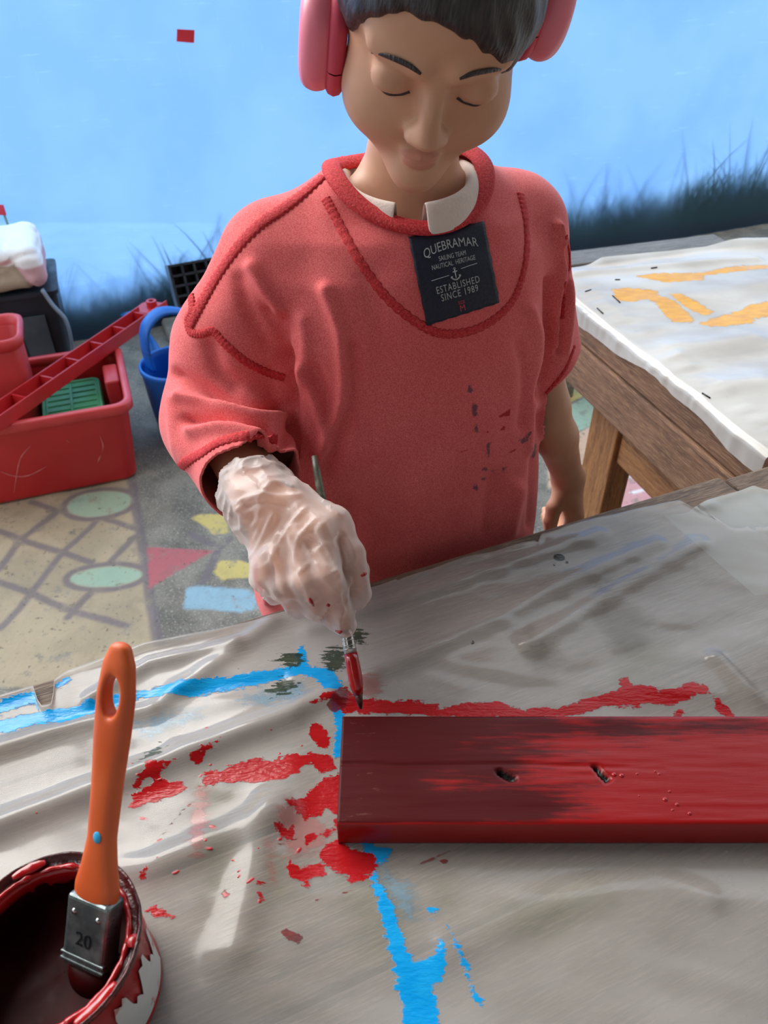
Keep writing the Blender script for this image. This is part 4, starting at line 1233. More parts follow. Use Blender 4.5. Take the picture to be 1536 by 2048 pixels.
for j in range(ncell_y + 1): add_box(bm, (0, j * pt - 0.004, -0.003), (ncell_x * pt * 1.25, j * pt + 0.004, 0.003))
flip = -1 if (trayW.to_3x3() @ Vector((0, 0, 1))).z > 0 else 1
bm_ob('cell_grid', bm, m_black_plastic, seed, trayW)
box_ob('tray_edge', (-0.005, -0.005, min(0, flip * 0.05)), (0.0, TL + 0.005, max(0, flip * 0.05)), m_grey_plastic, seed, trayW)
cell0 = None
m_cell = M('dark_cell', (20, 22, 26), None, 10, 0.5)
for i in range(ncell_x):
    for j in range(ncell_y):
        W_ = trayW @ Matrix.Translation(((i + 0.5) * pt * 1.25, (j + 0.5) * pt, 0))
        if cell0 is None:
            hx2, hy2 = pt * 0.625 - 0.003, pt * 0.5 - 0.003
            V = [(sx_ * hx2 * k, sy_ * hy2 * k, z) for k, z in ((1, 0), (0.6, flip * 0.045)) for sx_, sy_ in ((-1, -1), (1, -1), (1, 1), (-1, 1))]
            F = [(0, 1, 5, 4), (1, 2, 6, 5), (2, 3, 7, 6), (3, 0, 4, 7), (4, 5, 6, 7)]
            cell0 = mesh_ob('cell', V, F, m_cell, seed, W_, smooth=False)
        else: clone(cell0, seed, W_)

# --- black crate with a grey strap, and the cloth bundle on top
bc = onz(66, 596, 0.34)
bk = empty('black_crate', (bc[0] - 0.2, bc[1] + 0.12, 0), CA)
tag(bk, 'black plastic crate with grey strap, behind the red planter', 'crate')
kW2 = Matrix.Translation((bc[0] - 0.155, bc[1] + 0.13, 0)) @ Matrix.Rotation(CA, 4, 'Z')
V, F = loft_rects([(0.15, 0.12, 0.02, 0.0), (0.165, 0.135, 0.02, 0.325), (0.172, 0.142, 0.02, 0.328), (0.172, 0.142, 0.02, 0.34), (0.160, 0.130, 0.02, 0.34)])
mesh_ob('crate_body', V, F, m_black_plastic, bk, kW2, smooth=False)
pan = [kW2 @ Vector(p) for p in ((0.045, -0.128, 0.05), (0.115, -0.128, 0.05), (0.115, -0.140, 0.27), (0.035, -0.140, 0.27))]
card('side_panel', [np.array(p) for p in pan], 0.004, M('dark_grey_panel', (74, 84, 88), (60, 68, 74), 8, 0.5), bk)
cs = [kW2 @ Vector(p) for p in ((0.130, -0.150, 0.352), (0.148, -0.152, 0.30), (0.172, -0.154, 0.25), (0.172, -0.152, 0.18), (0.160, -0.150, 0.10), (0.152, -0.148, 0.05))]
V, F = tube(catmull([np.array(p) for p in cs], 6), 0.009, 8, None, 0.5)
mesh_ob('strap', V, F, m_grey_plastic, bk)

bb = np.array(kW2 @ Vector((-0.012, -0.01, 0.3465)))
bun = empty('cloth_bundle', tuple(bb), CA)
tag(bun, 'folded bundle of white, pink and beige cloth on the black crate', 'bundle')
bunW = Matrix.Translation(bb) @ Matrix.Rotation(CA, 4, 'Z')
def f_bun(P):
    q = np.abs(P - np.array([0, 0, 0.067])) - np.array([0.125, 0.10, 0.026])
    d = np.linalg.norm(np.maximum(q, 0), axis=1) + np.minimum(q.max(1), 0) - 0.038
    w = 0.006 * fbm(P * 16, 3)
    gro = 0.006 * np.exp(-((P[:, 2] - 0.085 - 0.12 * P[:, 0] + 0.01 * np.sin(P[:, 0] * 40)) / 0.006) ** 2)
    gro2 = 0.010 * np.exp(-((P[:, 0] - 0.085 + 0.45 * (P[:, 2] - 0.09)) / 0.008) ** 2) * (P[:, 1] < 0)
    return d + w + gro + gro2
V, F = surfnet(f_bun, (-0.20, -0.17, -0.01), (0.20, 0.17, 0.21), 0.006)
V = smooth_mesh(V, F, 1)
g = G('bundle_cloth')
tcx = g.n('SeparateXYZ', i_0=g.n('TexCoord').outputs['Object'])
zc = g.math('ADD', tcx.outputs[2], g.math('MULTIPLY', g.math('SUBTRACT', g.noise(9, 3), 0.5), 0.05))
xc = g.math('ADD', tcx.outputs[0], g.math('MULTIPLY', tcx.outputs[2], 0.45))
c = g.mix(g.ramp(zc, 0.086, 0.096), lin((176, 158, 136)), lin((240, 238, 234)))
c = g.mix(g.math('MULTIPLY', g.ramp(zc, 0.092, 0.096), g.ramp(zc, 0.112, 0.107)), c, lin((226, 176, 172)))
c = g.mix(g.ramp(xc, 0.118, 0.128), c, g.mix(g.ramp(zc, 0.075, 0.085), lin((214, 170, 172)), lin((244, 242, 240))))
m_bun = g.done(g.bsdf(Base_Color=c, Roughness=0.85, Normal=g.bump(g.noise(90, 4), 0.3, 0.003)))
mesh_ob('folded_cloth', V, F, m_bun, bun, bunW)
V, F = [], []
for k in range(13):
    x = -0.10 + k * 0.011
    a, b_ = tube(np.array([[x, -0.02, 0.128], [x + 0.003, -0.025, 0.137], [x + 0.008, -0.03, 0.143]]), 0.0022, 5)
    F += [tuple(i + len(V) for i in f) for f in b_]
    V += a.tolist()
mesh_ob('fringe', V, F, M('white_fringe', (240, 238, 234), None, 10, 0.9), bun, bunW)
V, F = tube(np.array([[-0.118, -0.145, 0.010], [-0.135, -0.147, 0.06], [-0.15, -0.13, 0.09]]), 0.012, 8, None, 0.3)
mesh_ob('straw_tie', V, F, M('straw', (206, 186, 140), (186, 160, 112), 80, 0.8, stretch=(6, 6, 1)), bun, bunW)
# --- marker flag behind the bundle
fb = onz(8, 640, 0.0)
fp = on_wall(4, 420, -0.04)
fl_ = empty('marker_flag', (fp[0] + 0.02, fp[1], 0))
tag(fl_, 'small red marker flag on a thin green stick by the blue sheet', 'flag')
V, F = tube(np.array([[fp[0] + 0.03, fp[1], 0.0], [fp[0] + 0.015, fp[1], fp[2] * 0.6], [fp[0], fp[1], fp[2] + 0.015]]), 0.004, 8)
mesh_ob('stick', V, F, M('green_stick', (110, 140, 120), None, 10, 0.6), fl_)
card('flag_cloth', [fp + np.array([dx, -0.004, dz]) for dx, dz in ((-0.05, -0.014), (0.012, -0.014), (0.012, 0.018), (-0.05, 0.018))], 0.002, m_sticker, fl_)

# ================================================================== THE PERSON
PA = math.radians(20)
PXV = np.array([math.cos(PA), math.sin(PA), 0])
PYV = np.array([-math.sin(PA), math.cos(PA), 0])
person = empty('person', (0.02, 0.775, 0.0), PA)
tag(person, 'person in a faded red inside-out t-shirt and pink ear defenders, painting with a gloved hand', 'person')
ZUP = np.array([0, 0, 1.0])
def pl_(x, y, z, c=(0.02, 0.775)):
    return np.array([c[0], c[1], 0]) + PXV * x + PYV * y + ZUP * z
SHR = np.array([-0.112, 0.746, 1.002])
SHL = np.array([0.150, 0.840, 1.002])
ELR = at(452, 850, 0.80)
WRR = at(520, 1000, 0.685)
ELL = at(1094, 812, 0.93)
WRL = at(1136, 955, 1.035)
FORE = (WRR - ELR) / np.linalg.norm(WRR - ELR)
UPL = (ELL - SHL) / np.linalg.norm(ELL - SHL)
NECK0 = np.array([0.022, 0.800, 1.035])
# ---- head frame: x to the picture's right, y out of the face, z up the skull
hyaw, hpit, hrol = math.radians(-2), math.radians(33), math.radians(8)
Fv = np.array([math.sin(hyaw), -math.cos(hyaw), 0])
Rv = np.array([math.cos(hyaw), math.sin(hyaw), 0])
Uv = ZUP.copy()
Fv, Uv = math.cos(hpit) * Fv - math.sin(hpit) * ZUP, math.cos(hpit) * Uv + math.sin(hpit) * Fv
Rv, Uv = math.cos(hrol) * Rv - math.sin(hrol) * Uv, math.cos(hrol) * Uv + math.sin(hrol) * Rv
HS = 1.06
HO = at(870, 192, 0.560) - Fv * 0.085 * HS
HR = np.stack([Rv, Fv, Uv], 1)
HM = Matrix.Translation(HO) @ Matrix(HR.tolist()).to_4x4()
def to_head(P): return (P - HO) @ HR / HS
def f_skull(q):
    return ellip(q, (0, -0.012, 0.026), (0.0715, 0.090, 0.074))
def f_head(q):
    d = f_skull(q)
    d = smin(d, ellip(q, (0, 0.022, -0.030), (0.059, 0.058, 0.066)), 0.02)
    d = smin(d, ellip(q, (0, 0.040, 0.038), (0.056, 0.044, 0.040)), 0.02)
    d = smin(d, cone(q, (-0.036, 0.020, -0.066), (0, 0.064, -0.086), 0.020, 0.018), 0.018)
    d = smin(d, cone(q, (0.036, 0.020, -0.066), (0, 0.064, -0.086), 0.020, 0.018), 0.018)
    for s in (-1, 1):
        d = smin(d, ball(q, (s * 0.032, 0.044, -0.040), 0.030), 0.018)
        d = smax(d, -ellip(q, (s * 0.031, 0.093, 0.001), (0.019, 0.014, 0.011)), 0.010)      # eye socket
        d = smin(d, ellip(q, (s * 0.030, 0.0695, -0.001), (0.0155, 0.0142, 0.0108)), 0.004)   # lid over the eye
        d = smax(d, -(cone(q, (s * 0.020, 0.0850, -0.0065), (s * 0.041, 0.0775, -0.0065), 0.0010, 0.0008)), 0.002)   # lid crease
        d = smin(d, cone(q, (s * 0.014, 0.082, 0.018), (s * 0.044, 0.068, 0.020), 0.006, 0.005), 0.012)              # brow
        d = smin(d, ball(q, (s * 0.0095, 0.0860, -0.035), 0.0072), 0.006)                     # nostril wing
        d = smin(d, ellip(q, (s * 0.068, -0.012, -0.008), (0.008, 0.018, 0.029)), 0.006)      # ear
    d = smin(d, cone(q, (0, 0.078, 0.008), (0, 0.0935, -0.030), 0.0058, 0.0088), 0.011)
    for s in (-1, 1):
        d = smax(d, -ball(q, (s * 0.0055, 0.0925, -0.0400), 0.0028), 0.002)
    d = smin(d, ellip(q, (0, 0.0775, -0.0590), (0.016, 0.009, 0.0045)), 0.005)
    d = smin(d, ellip(q, (0, 0.0775, -0.0665), (0.014, 0.009, 0.0048)), 0.005)
    d = smax(d, -cone(q, (-0.015, 0.0840, -0.0628), (0.015, 0.0840, -0.0628), 0.0011, 0.0011), 0.002)
    return d
# ---- hand chains (world points)
def ch(*p): return [at(*q) for q in p]
RH = dict(
    index=ch((640, 1062, .645), (657, 1150, .630), (674, 1205, .642), (688, 1246, .656)), middle=ch((602, 1078, .648), (612, 1165, .632), (640, 1212, .648), (674, 1238, .667)),
    ring=ch((566, 1092, .655), (572, 1168, .642), (597, 1203, .660), (630, 1200, .680)), pinky=ch((534, 1095, .665), (532, 1158, .655), (552, 1183, .670), (582, 1180, .690)),
    thumb=ch((585, 1012, .668), (662, 1046, .655), (698, 1108, .652), (710, 1180, .660)))
LHD = dict(
    index=ch((1150, 1030, 1.045), (1132, 1068, 1.050), (1108, 1066, 1.055), (1098, 1044, 1.060)), middle=ch((1146, 1036, 1.058), (1126, 1076, 1.063), (1102, 1068, 1.068), (1093, 1042, 1.073)),
    ring=ch((1142, 1034, 1.072), (1122, 1072, 1.077), (1098, 1058, 1.082), (1090, 1032, 1.087)), pinky=ch((1138, 1026, 1.085), (1118, 1058, 1.090), (1098, 1042, 1.094), (1090, 1020, 1.098)),
    thumb=ch((1128, 985, 1.035), (1108, 1015, 1.035), (1102, 1042, 1.040), (1100, 1062, 1.045)))
FR = dict(index=(.0098, .0085, .0078, .0068), middle=(.0100, .0088, .0080, .0070), ring=(.0098, .0084, .0076, .0066), pinky=(.0090, .0074, .0068, .0060), thumb=(.0130, .0108, .0095, .0078))
def f_hand(P, H, wrist, grow=0.0, k=0.004):
    d = None
    for nm, pts in H.items():
        r = [x + grow for x in FR[nm]]
        e = chain(P, pts, r, 0.003)
        d = e if d is None else smin(d, e, k)
    palm = None
    for nm in ('index', 'middle', 'ring', 'pinky'):
        e = cone(P, wrist, H[nm][0], 0.0175 + grow, 0.0115 + grow)
        palm = e if palm is None else smin(palm, e, 0.008)
    palm = smin(palm, cone(P, wrist, H['thumb'][0], 0.0175 + grow, 0.0140 + grow), 0.010)
    palm = smin(palm, cone(P, H['thumb'][0], H['index'][0], 0.011 + grow, 0.009 + grow), 0.008)
    return smin(d, palm, 0.006)
# ---- torso shared by body and shirt
TZk = np.array([0.50, 0.66, 0.74, 0.85, 0.95, 1.00, 1.030, 1.055, 1.085])
TCx = np.array([.015, .015, .015, .017, .019, .020, .021, .022, .024])
TCy = np.array([.745, .745, .745, .752, .764, .772, .782, .795, .800])
TAk = np.array([.186, .184, .179, .166, .155, .148, .128, .085, .055])
TBk = np.array([.108, .108, .105, .101, .096, .090, .078, .060, .048])
def f_torso(P, inset=0.0, zlo=0.55):
    z = P[:, 2]
    cx, cy = np.interp(z, TZk, TCx), np.interp(z, TZk, TCy)
    a, b = np.interp(z, TZk, TAk) - inset, np.interp(z, TZk, TBk) - inset
    x = (P[:, 0] - cx) * PXV[0] + (P[:, 1] - cy) * PXV[1]
    y = (P[:, 0] - cx) * PYV[0] + (P[:, 1] - cy) * PYV[1]
    k = (np.abs(x / a) ** 2.4 + np.abs(y / b) ** 2.4) ** (1 / 2.4)
    d = (k - 1) * np.minimum(a, b) * 0.95
    return smax(d, np.maximum(zlo - z, z - 1.085), 0.01)
def f_shoulder(P, r):
    d = cone(P, pl_(-0.045, 0.012, 1.045), SHR + [0.012, 0.004, 0.004], r, r + 0.006)
    return smin(d, cone(P, pl_(0.045, 0.012, 1.045), SHL + [-0.010, -0.004, 0.004], r, r + 0.006), 0.01)
HA, HB_, HC = at(500, 905, .735), at(374, 975, .805), at(566, 935, .765)
HN = np.cross(HB_ - HA, HC - HA)
HN /= np.linalg.norm(HN)
if HN[2] > 0: HN = -HN
SLR = ELR + FORE * 0.150 + np.array([0.004, 0, -0.002])
HN = FORE + 0.10 * ZUP + np.array([0.35, 0, 0])
HN /= np.linalg.norm(HN)
HA = ELR + FORE * 0.126
def f_sleeveR(P):
    d = cone(P, SHR + [0.004, 0.0, -0.006], SHR * 0.45 + ELR * 0.55 + np.array([-0.012, 0.004, 0]), 0.052, 0.058)
    d = smin(d, cone(P, SHR * 0.45 + ELR * 0.55 + np.array([-0.012, 0.004, 0]), ELR + np.array([-0.002, 0.004, 0.004]), 0.058, 0.064), 0.02)
    return smin(d, cone(P, ELR + np.array([-0.002, 0.004, 0.004]), SLR, 0.062, 0.043), 0.015)
def f_sleeveL(P):
    return cone(P, SHL + [-0.006, 0, -0.008], SHL + UPL * 0.20 + np.array([-0.004, 0, 0]), 0.052, 0.054)
def f_shirt(P):
    d = smin(f_torso(P), f_shoulder(P, 0.036), 0.030)
    for f_, c0 in ((f_sleeveR, SHR), (f_sleeveL, SHL)):
        s = f_(P)
        w = np.clip((c0[2] - 0.01 - P[:, 2]) / 0.07, 0, 1)
        k = 0.030 * (1 - w) + 0.008 * w
        d = smin(d, s, k)
    return d
V, F = surfnet(f_shirt, (-0.28, 0.56, 0.53), (0.30, 1.00, 1.12), 0.0034)
V = smooth_mesh(V, F, 3)
N = vnormals(V, F)
# folds: lines taken where they lie on the cloth, pushed out or in along the cloth's own normal
u, v = proj(V)
view = V - np.array([0, 0, CAMZ])
view /= np.linalg.norm(view, axis=1)[:, None]
facing = np.clip(-(N * view).sum(1) * 3, 0, 1)
folds = [([(350, 748), (395, 772), (436, 792), (506, 816), (560, 820)], -0.0075, 11), ([(365, 790), (440, 815), (506, 832), (575, 830)], 0.0065, 12), ([(375, 838), (459, 838), (532, 852)], -0.0075, 9),
         ([(385, 862), (450, 856), (530, 872)], 0.0055, 11), ([(535, 860), (560, 874)], -0.010, 9), ([(345, 800), (352, 860), (362, 920)], 0.004, 14), ([(420, 690), (440, 740), (470, 770)], -0.004, 16),
         ([(566, 640), (575, 735), (584, 818), (580, 885)], -0.010, 12), ([(505, 535), (530, 580), (558, 622), (572, 690)], 0.0055, 13), ([(535, 620), (555, 660), (565, 720)], -0.0050, 11), ([(480, 560), (500, 620), (540, 690)], -0.0035, 14),
         ([(650, 580), (672, 640), (685, 700), (686, 785), (665, 850), (636, 915)], 0.0060, 13), ([(700, 690), (708, 785), (690, 850), (660, 930)], -0.0045, 14), ([(600, 735), (618, 770), (640, 830), (654, 890)], 0.0045, 10), ([(630, 740), (655, 800), (662, 860)], -0.0040, 12),
         ([(604, 640), (612, 700), (600, 760)], 0.0035, 14), ([(740, 560), (760, 680), (740, 850)], -0.0022, 30), ([(600, 900), (585, 960), (572, 900)], 0.006, 14),
         ([(1116, 450), (1126, 524), (1110, 602), (1108, 690)], 0.0060, 8), ([(1100, 560), (1094, 640), (1090, 720), (1076, 790)], -0.0060, 8), ([(1130, 500), (1136, 560), (1122, 640), (1118, 700)], -0.0060, 7), ([(1142, 560), (1140, 640), (1130, 700)], 0.004, 7),
         ([(1060, 620), (1078, 690), (1062, 780), (1068, 900)], 0.0040, 12), ([(1040, 690), (1052, 760), (1046, 850)], -0.0035, 12), ([(1078, 830), (1070, 930), (1060, 1050)], -0.004, 9), ([(1040, 980), (1020, 1060)], 0.005, 14), ([(990, 960), (975, 1060)], -0.004, 16),
         ([(850, 950), (840, 1120)], 0.004, 40), ([(700, 1000), (690, 1160)], -0.003, 30), ([(520, 1120), (540, 1200)], 0.006, 12), ([(548, 1100), (560, 1200)], -0.006, 9), ([(430, 470), (400, 560), (375, 620)], 0.003, 18)]
disp = np.zeros(len(V))
for pts, amp, w in folds:
    d = line_d(u, v, catmull(np.array(pts, float), 6).tolist())
    disp += amp * np.exp(-(d / w) ** 2)
disp *= 1.55 * facing
disp += 0.0022 * fbm(V * np.array([22, 22, 9]), 2)
V = V + N * disp[:, None]
V = smooth_mesh(V, F, 1, 0.4)
# cut the openings: hem, neck, both sleeves
fc = V[F].mean(1)
nax = np.array([0, -0.42, 0.907])
rel = fc - np.array([0.024, 0.800, 1.03])
rn_ = np.linalg.norm(rel - (rel @ nax)[:, None] * nax, axis=1)
relv = V - np.array([0.024, 0.800, 1.03])
radv = relv - (relv @ nax)[:, None] * nax
rv_ = np.linalg.norm(radv, axis=1)
inn = (rv_ < 0.074) & (V[:, 2] > 0.99)
neck_in = inn[F].all(1)
part_ = np.unique(F[inn[F].any(1) & ~neck_in])
part_ = part_[inn[part_]]
V[part_] += radv[part_] / rv_[part_][:, None] * (0.074 - rv_[part_])[:, None]
cut = (fc[:, 2] < 0.575) | neck_in | (fc[:, 2] > 1.082)
sR = f_sleeveR(fc) < f_torso(fc) - 0.004
def snap(cut, sel, p0, n):
    # keep cells that touch the plane and slide their outer corners on to it, for a clean hem
    dv = (V - p0) @ n
    far_ = (dv[F] > 0).all(1)
    out = sel & far_
    edge = sel & ~far_
    vi = np.unique(F[edge])
    vi = vi[dv[vi] > 0]
    V[vi] -= dv[vi][:, None] * n
    return cut | out
cut = snap(cut, sR & (np.linalg.norm(fc - ELR, axis=1) < 0.2) & (fc[:, 2] < 0.93), HA, HN)
nL = UPL + 0.55 * PXV
nL /= np.linalg.norm(nL)
sL = f_sleeveL(fc) < f_torso(fc) - 0.002
cut = snap(cut, sL, SHL + UPL * 0.165, nL)
Vs, Fs = prune(V, F, ~cut)
us, vs2 = proj(Vs)
Ns = vnormals(Vs, Fs)
front = (Ns * (Vs - np.array([0, 0, CAMZ]))).sum(1) < 0
ST = (800, 680, 4.042)
dark = [zoomed(ell_px(*e), *ST) for e in ((570, 405, 26, 30, 0), (605, 565, 30, 48, 0), (620, 715, 13, 36, 0), (685, 1045, 12, 15, 0), (738, 1050, 8, 8, 0), (840, 1045, 24, 15, -.5), (613, 1190, 17, 16, 0), (1020, 790, 56, 18, -.7), (680, 1120, 16, 10, 0), (715, 885, 13, 62, 0), (1085, 900, 12, 60, .2))]
redm = [zoomed(p, *ST) for p in ([(635, 682), (780, 630), (890, 550), (892, 615), (830, 622), (700, 668)], [(800, 735), (830, 695), (858, 695), (845, 732)], [(870, 915), (940, 876), (940, 890), (880, 920)], [(465, 918), (480, 906), (600, 870), (500, 918)], [(700, 740), (712, 736), (712, 752), (700, 752)])]
def pfield(polys):
    d = np.full(len(Vs), 1e3)
    for p in polys: d = np.minimum(d, poly_sd(us, vs2, p))
    return np.where(front, d, 1e3)
g = G('faded_red_jersey')
mot = g.noise(900, 3, 0.6)
big = g.noise(7, 4)
c = g.mix(g.ramp(mot, 0.30, 0.70), lin((212, 84, 86)), lin((240, 130, 128)))
c = g.mix(g.ramp(big, 0.35, 0.7, 0, 0.3), c, lin((204, 66, 68)))
wn = g.math('SUBTRACT', g.noise(160, 4, 0.7), 0.5)
f = g.ramp(g.math('ADD', g.attr('dark'), g.math('MULTIPLY', wn, 26.0)), 2.5, -2.0, 0, 0.8)
c = g.mix(f, c, lin((70, 58, 78)))
f = g.ramp(g.math('ADD', g.attr('redm'), g.math('MULTIPLY', wn, 6.0)), 1.0, -1.0, 0, 0.9)
c = g.mix(f, c, lin((168, 20, 28)))
b = g.bsdf(Base_Color=c, Roughness=0.85, Normal=g.bump(g.noise(1100, 2), 0.25, 0.001))
b.inputs['Sheen Weight'].default_value = 0.35
b.inputs['Sheen Roughness'].default_value = 0.4
b.inputs['Sheen Tint'].default_value = lin((255, 200, 200))
b.inputs['Specular IOR Level'].default_value = 0.2
m_shirt = g.done(b)
shirt = mesh_ob('t_shirt', Vs, Fs, m_shirt, person, attrs=dict(dark=pfield(dark), redm=pfield(redm)))
shirt['label'] = 'faded red t-shirt worn inside out with paint marks'
sm = shirt.modifiers.new('thickness', 'SOLIDIFY')
sm.thickness = 0.0022
sm.offset = -1
bvS = BVHTree.FromPolygons([tuple(p) for p in Vs], Fs.tolist())
OC = Vector((0, 0, CAMZ))
def drop(u_, v_, off=0.0):
    r = bvS.ray_cast(OC, Vector(ray(u_, v_)).normalized())
    if r[0] is None: return None, None
    n = np.array(r[1])
    if n @ ray(u_, v_) > 0: n = -n
    return np.array(r[0]) + n * off, n
# ---- seams: thick overlock stitching lying on the cloth
g = G('red_overlock_seam')
w1 = g.noise(420, 4, 0.7)
c = g.mix(g.ramp(w1, 0.4, 0.6), lin((186, 26, 34)), lin((214, 56, 60)))
c = g.mix(g.ramp(g.noise(700, 2), 0.62, 0.72, 0, 0.7), c, lin((236, 140, 138)))
m_seam = g.done(g.bsdf(Base_Color=c, Roughness=0.8, Normal=g.bump(w1, 0.8, 0.002)))
def seam(pts, wid, name='seam', flat=0.45, step=4):
    pp = catmull(np.array(pts, float), 14)
    P_, N_ = [], []
    for a, b_ in pp:
        p, n = drop(a, b_, 0.0004)
        if p is None: continue
        if P_ and np.linalg.norm(p - P_[-1]) > 0.03: continue
        P_.append(p)
        N_.append(n)
    if len(P_) < 3: return
    P_ = np.array(P_)
    N_ = np.array(N_)
    K = np.ones(5) / 5
    for j in range(3):
        N_[:, j] = np.convolve(np.pad(N_[:, j], 2, 'edge'), K, 'valid')
        P_[:, j] = np.convolve(np.pad(P_[:, j], 2, 'edge'), K, 'valid')
    w = wid * (1 + 0.18 * np.sin(np.arange(len(P_)) * 2.1))
    V_, F_ = tube(P_, w, 8, N_, flat)
    return mesh_ob(name, V_, F_, m_seam, shirt)
seam([(648, 352), (600, 392), (556, 424), (520, 448), (480, 488), (442, 540), (412, 590), (388, 632), (378, 654)], 0.0066, flat=0.28)
seam([(382, 590), (384, 620), (374, 640), (382, 664), (404, 668), (425, 662), (452, 690), (490, 722), (530, 743), (570, 756)], 0.0038, flat=0.4)
seam([(352, 946), (372, 924), (405, 905), (440, 884), (500, 872), (555, 880)], 0.0050, flat=0.3)
seam([(650, 395), (672, 436), (718, 520), (778, 600), (850, 655), (900, 668), (960, 655), (1012, 618), (1040, 570), (1054, 500), (1050, 430), (1040, 385)], 0.0042, flat=0.32)
seam([(1132, 470), (1142, 520), (1128, 580), (1124, 640)], 0.0024)
seam([(1150, 690), (1130, 740), (1090, 790)], 0.0022)
# ---- neck band follows the cut neck opening
ring_ = []
for t in np.linspace(0, 2 * math.pi, 96, endpoint=False):
    e1_ = np.array([1.0, 0, 0])
    e2_ = np.cross(nax, e1_)
    dirv = math.cos(t) * e1_ + math.sin(t) * e2_
    best = None
    c0 = np.array([0.024, 0.800, 1.03])
    for r_ in (0.0755, 0.077, 0.0785, 0.080, 0.082, 0.084, 0.087, 0.090):
        o_ = Vector(c0 + dirv * r_ + nax * 0.15)
        h_ = bvS.ray_cast(o_, Vector(-nax))
        if h_[0] is not None:
            best = (np.array(h_[0]), np.array(h_[1]))
            break
    if best is not None: ring_.append((best[0] + nax * 0.001, nax))
P_ = np.array([p for p, n in ring_])
for j in range(3): P_[:, j] = np.convolve(np.pad(P_[:, j], 5, 'wrap'), np.ones(11) / 11, 'valid')
V_, F_ = tube(P_, 0.0095, 10, np.array([n for p, n in ring_]), 0.38, cap=False)
nr_ = len(P_)
F_ += [((nr_ - 1) * 10 + j, (nr_ - 1) * 10 + (j + 1) % 10, (j + 1) % 10, j) for j in range(10)]
mesh_ob('neck_band', V_, F_, m_seam, shirt)
# ---- navy size label and its lettering, lying on the chest
TQ = np.array([(816, 474), (967, 443), (998, 606), (853, 652)], float)       # tl, tr, br, bl
def tagpx(s, t):
    return (TQ[0] * (1 - s) + TQ[1] * s) * (1 - t) + (TQ[3] * (1 - s) + TQ[2] * s) * t
nT = 26
V_, NN = [], []
for i in range(nT):
    for j in range(nT):
        s, t = i / (nT - 1), j / (nT - 1)
        ed = 0.004 * math.sin(37 * s) * (j in (0, nT - 1)) + 0.004 * math.sin(31 * t) * (i in (0, nT - 1))
        p, n = drop(*tagpx(s + ed, t + ed))
        V_.append(p)
        NN.append(n)
nmean = np.mean(NN, 0)
nmean /= np.linalg.norm(nmean)
V_ = np.array(V_)
grid = V_.reshape(nT, nT, 3)
for _ in range(3): grid[1:-1, 1:-1] = (grid[:-2, 1:-1] + grid[2:, 1:-1] + grid[1:-1, :-2] + grid[1:-1, 2:]) / 4
V_ = grid.reshape(-1, 3) + nmean * 0.0016
I = np.arange(nT * nT).reshape(nT, nT)
F_ = np.stack([I[:-1, :-1], I[:-1, 1:], I[1:, 1:], I[1:, :-1]], -1).reshape(-1, 4)
lab = mesh_ob('size_label', V_, F_, M('navy_label', (18, 26, 50), (14, 20, 40), 300, 0.6, bump=0.15, bscale=900), shirt)
lab['label'] = 'navy printed label on the chest'
lab.modifiers.new('t', 'SOLIDIFY').thickness = 0.0008
G3 = V_.reshape(nT, nT, 3)
def on_tag(s, t, off=0.0009):
    x, y = min(max(s, 0), 1) * (nT - 1), min(max(t, 0), 1) * (nT - 1)
    i, j = min(int(x), nT - 2), min(int(y), nT - 2)
    fx, fy = x - i, y - j
    return (G3[i, j] * (1 - fx) + G3[i + 1, j] * fx) * (1 - fy) + (G3[i, j + 1] * (1 - fx) + G3[i + 1, j + 1] * fx) * fy + nmean * off
m_ink = M('white_ink', (176, 178, 180), None, 10, 0.7)
m_inkr = M('red_ink', (196, 60, 66), None, 10, 0.7)
def text(body, cx, cy, size, width, mat, arch=0.0, spacing=1.0):
    cu = bpy.data.curves.new('lettering', 'FONT')
    cu.body = body
    cu.size = 1.0
    cu.align_x = 'CENTER'
    cu.align_y = 'CENTER'
    cu.space_character = spacing
    cu.resolution_u = 3
    o = bpy.data.objects.new('lettering', cu)
    COL.objects.link(o)
    bpy.context.view_layer.update()
    me = bpy.data.meshes.new_from_object(o.evaluated_get(bpy.context.evaluated_depsgraph_get()))
    bpy.data.objects.remove(o)
    bm_ = bmesh.new()
    bm_.from_mesh(me)
    bmesh.ops.triangulate(bm_, faces=bm_.faces)
    co = np.array([vv.co for vv in bm_.verts])
    w0 = co[:, 0].max() - co[:, 0].min()
    h0 = co[:, 1].max() - co[:, 1].min()
    ym = (co[:, 1].max() + co[:, 1].min()) / 2
    xm = (co[:, 0].max() + co[:, 0].min()) / 2
    for vv in bm_.verts:
        x = (vv.co.x - xm) / w0
        y = (vv.co.y - ym) / h0
        vv.co = Vector(on_tag(cx + x * width, cy - y * size + arch * (2 * x) ** 2))
    me2 = bpy.data.meshes.new('lettering')
    bm_.to_mesh(me2)
    bm_.free()
    me2.materials.append(mat)
    link(bpy.data.objects.new('lettering', me2), shirt)
text('QUEBRAMAR', 0.50, 0.185, 0.125, 0.72, m_ink, 0.055)
text('SAILING TEAM', 0.50, 0.315, 0.055, 0.36, m_ink)
text('NAUTICAL  HERITAGE', 0.50, 0.395, 0.055, 0.58, m_ink)
text('ESTABLISHED', 0.50, 0.655, 0.080, 0.58, m_ink, spacing=1.15)
text('SINCE 1989', 0.50, 0.750, 0.080, 0.50, m_ink, spacing=1.15)
text('SIZE', 0.50, 0.860, 0.035, 0.09, m_inkr)
text('M', 0.50, 0.925, 0.070, 0.065, m_inkr)
def strip(pts, wd, mat=m_ink):
    V_, F_ = tube(np.array([on_tag(*p, 0.0007) for p in pts]), wd, 6, np.tile(nmean, (len(pts), 1)), 0.3)
    return mesh_ob('anchor_mark', V_, F_, mat, shirt)
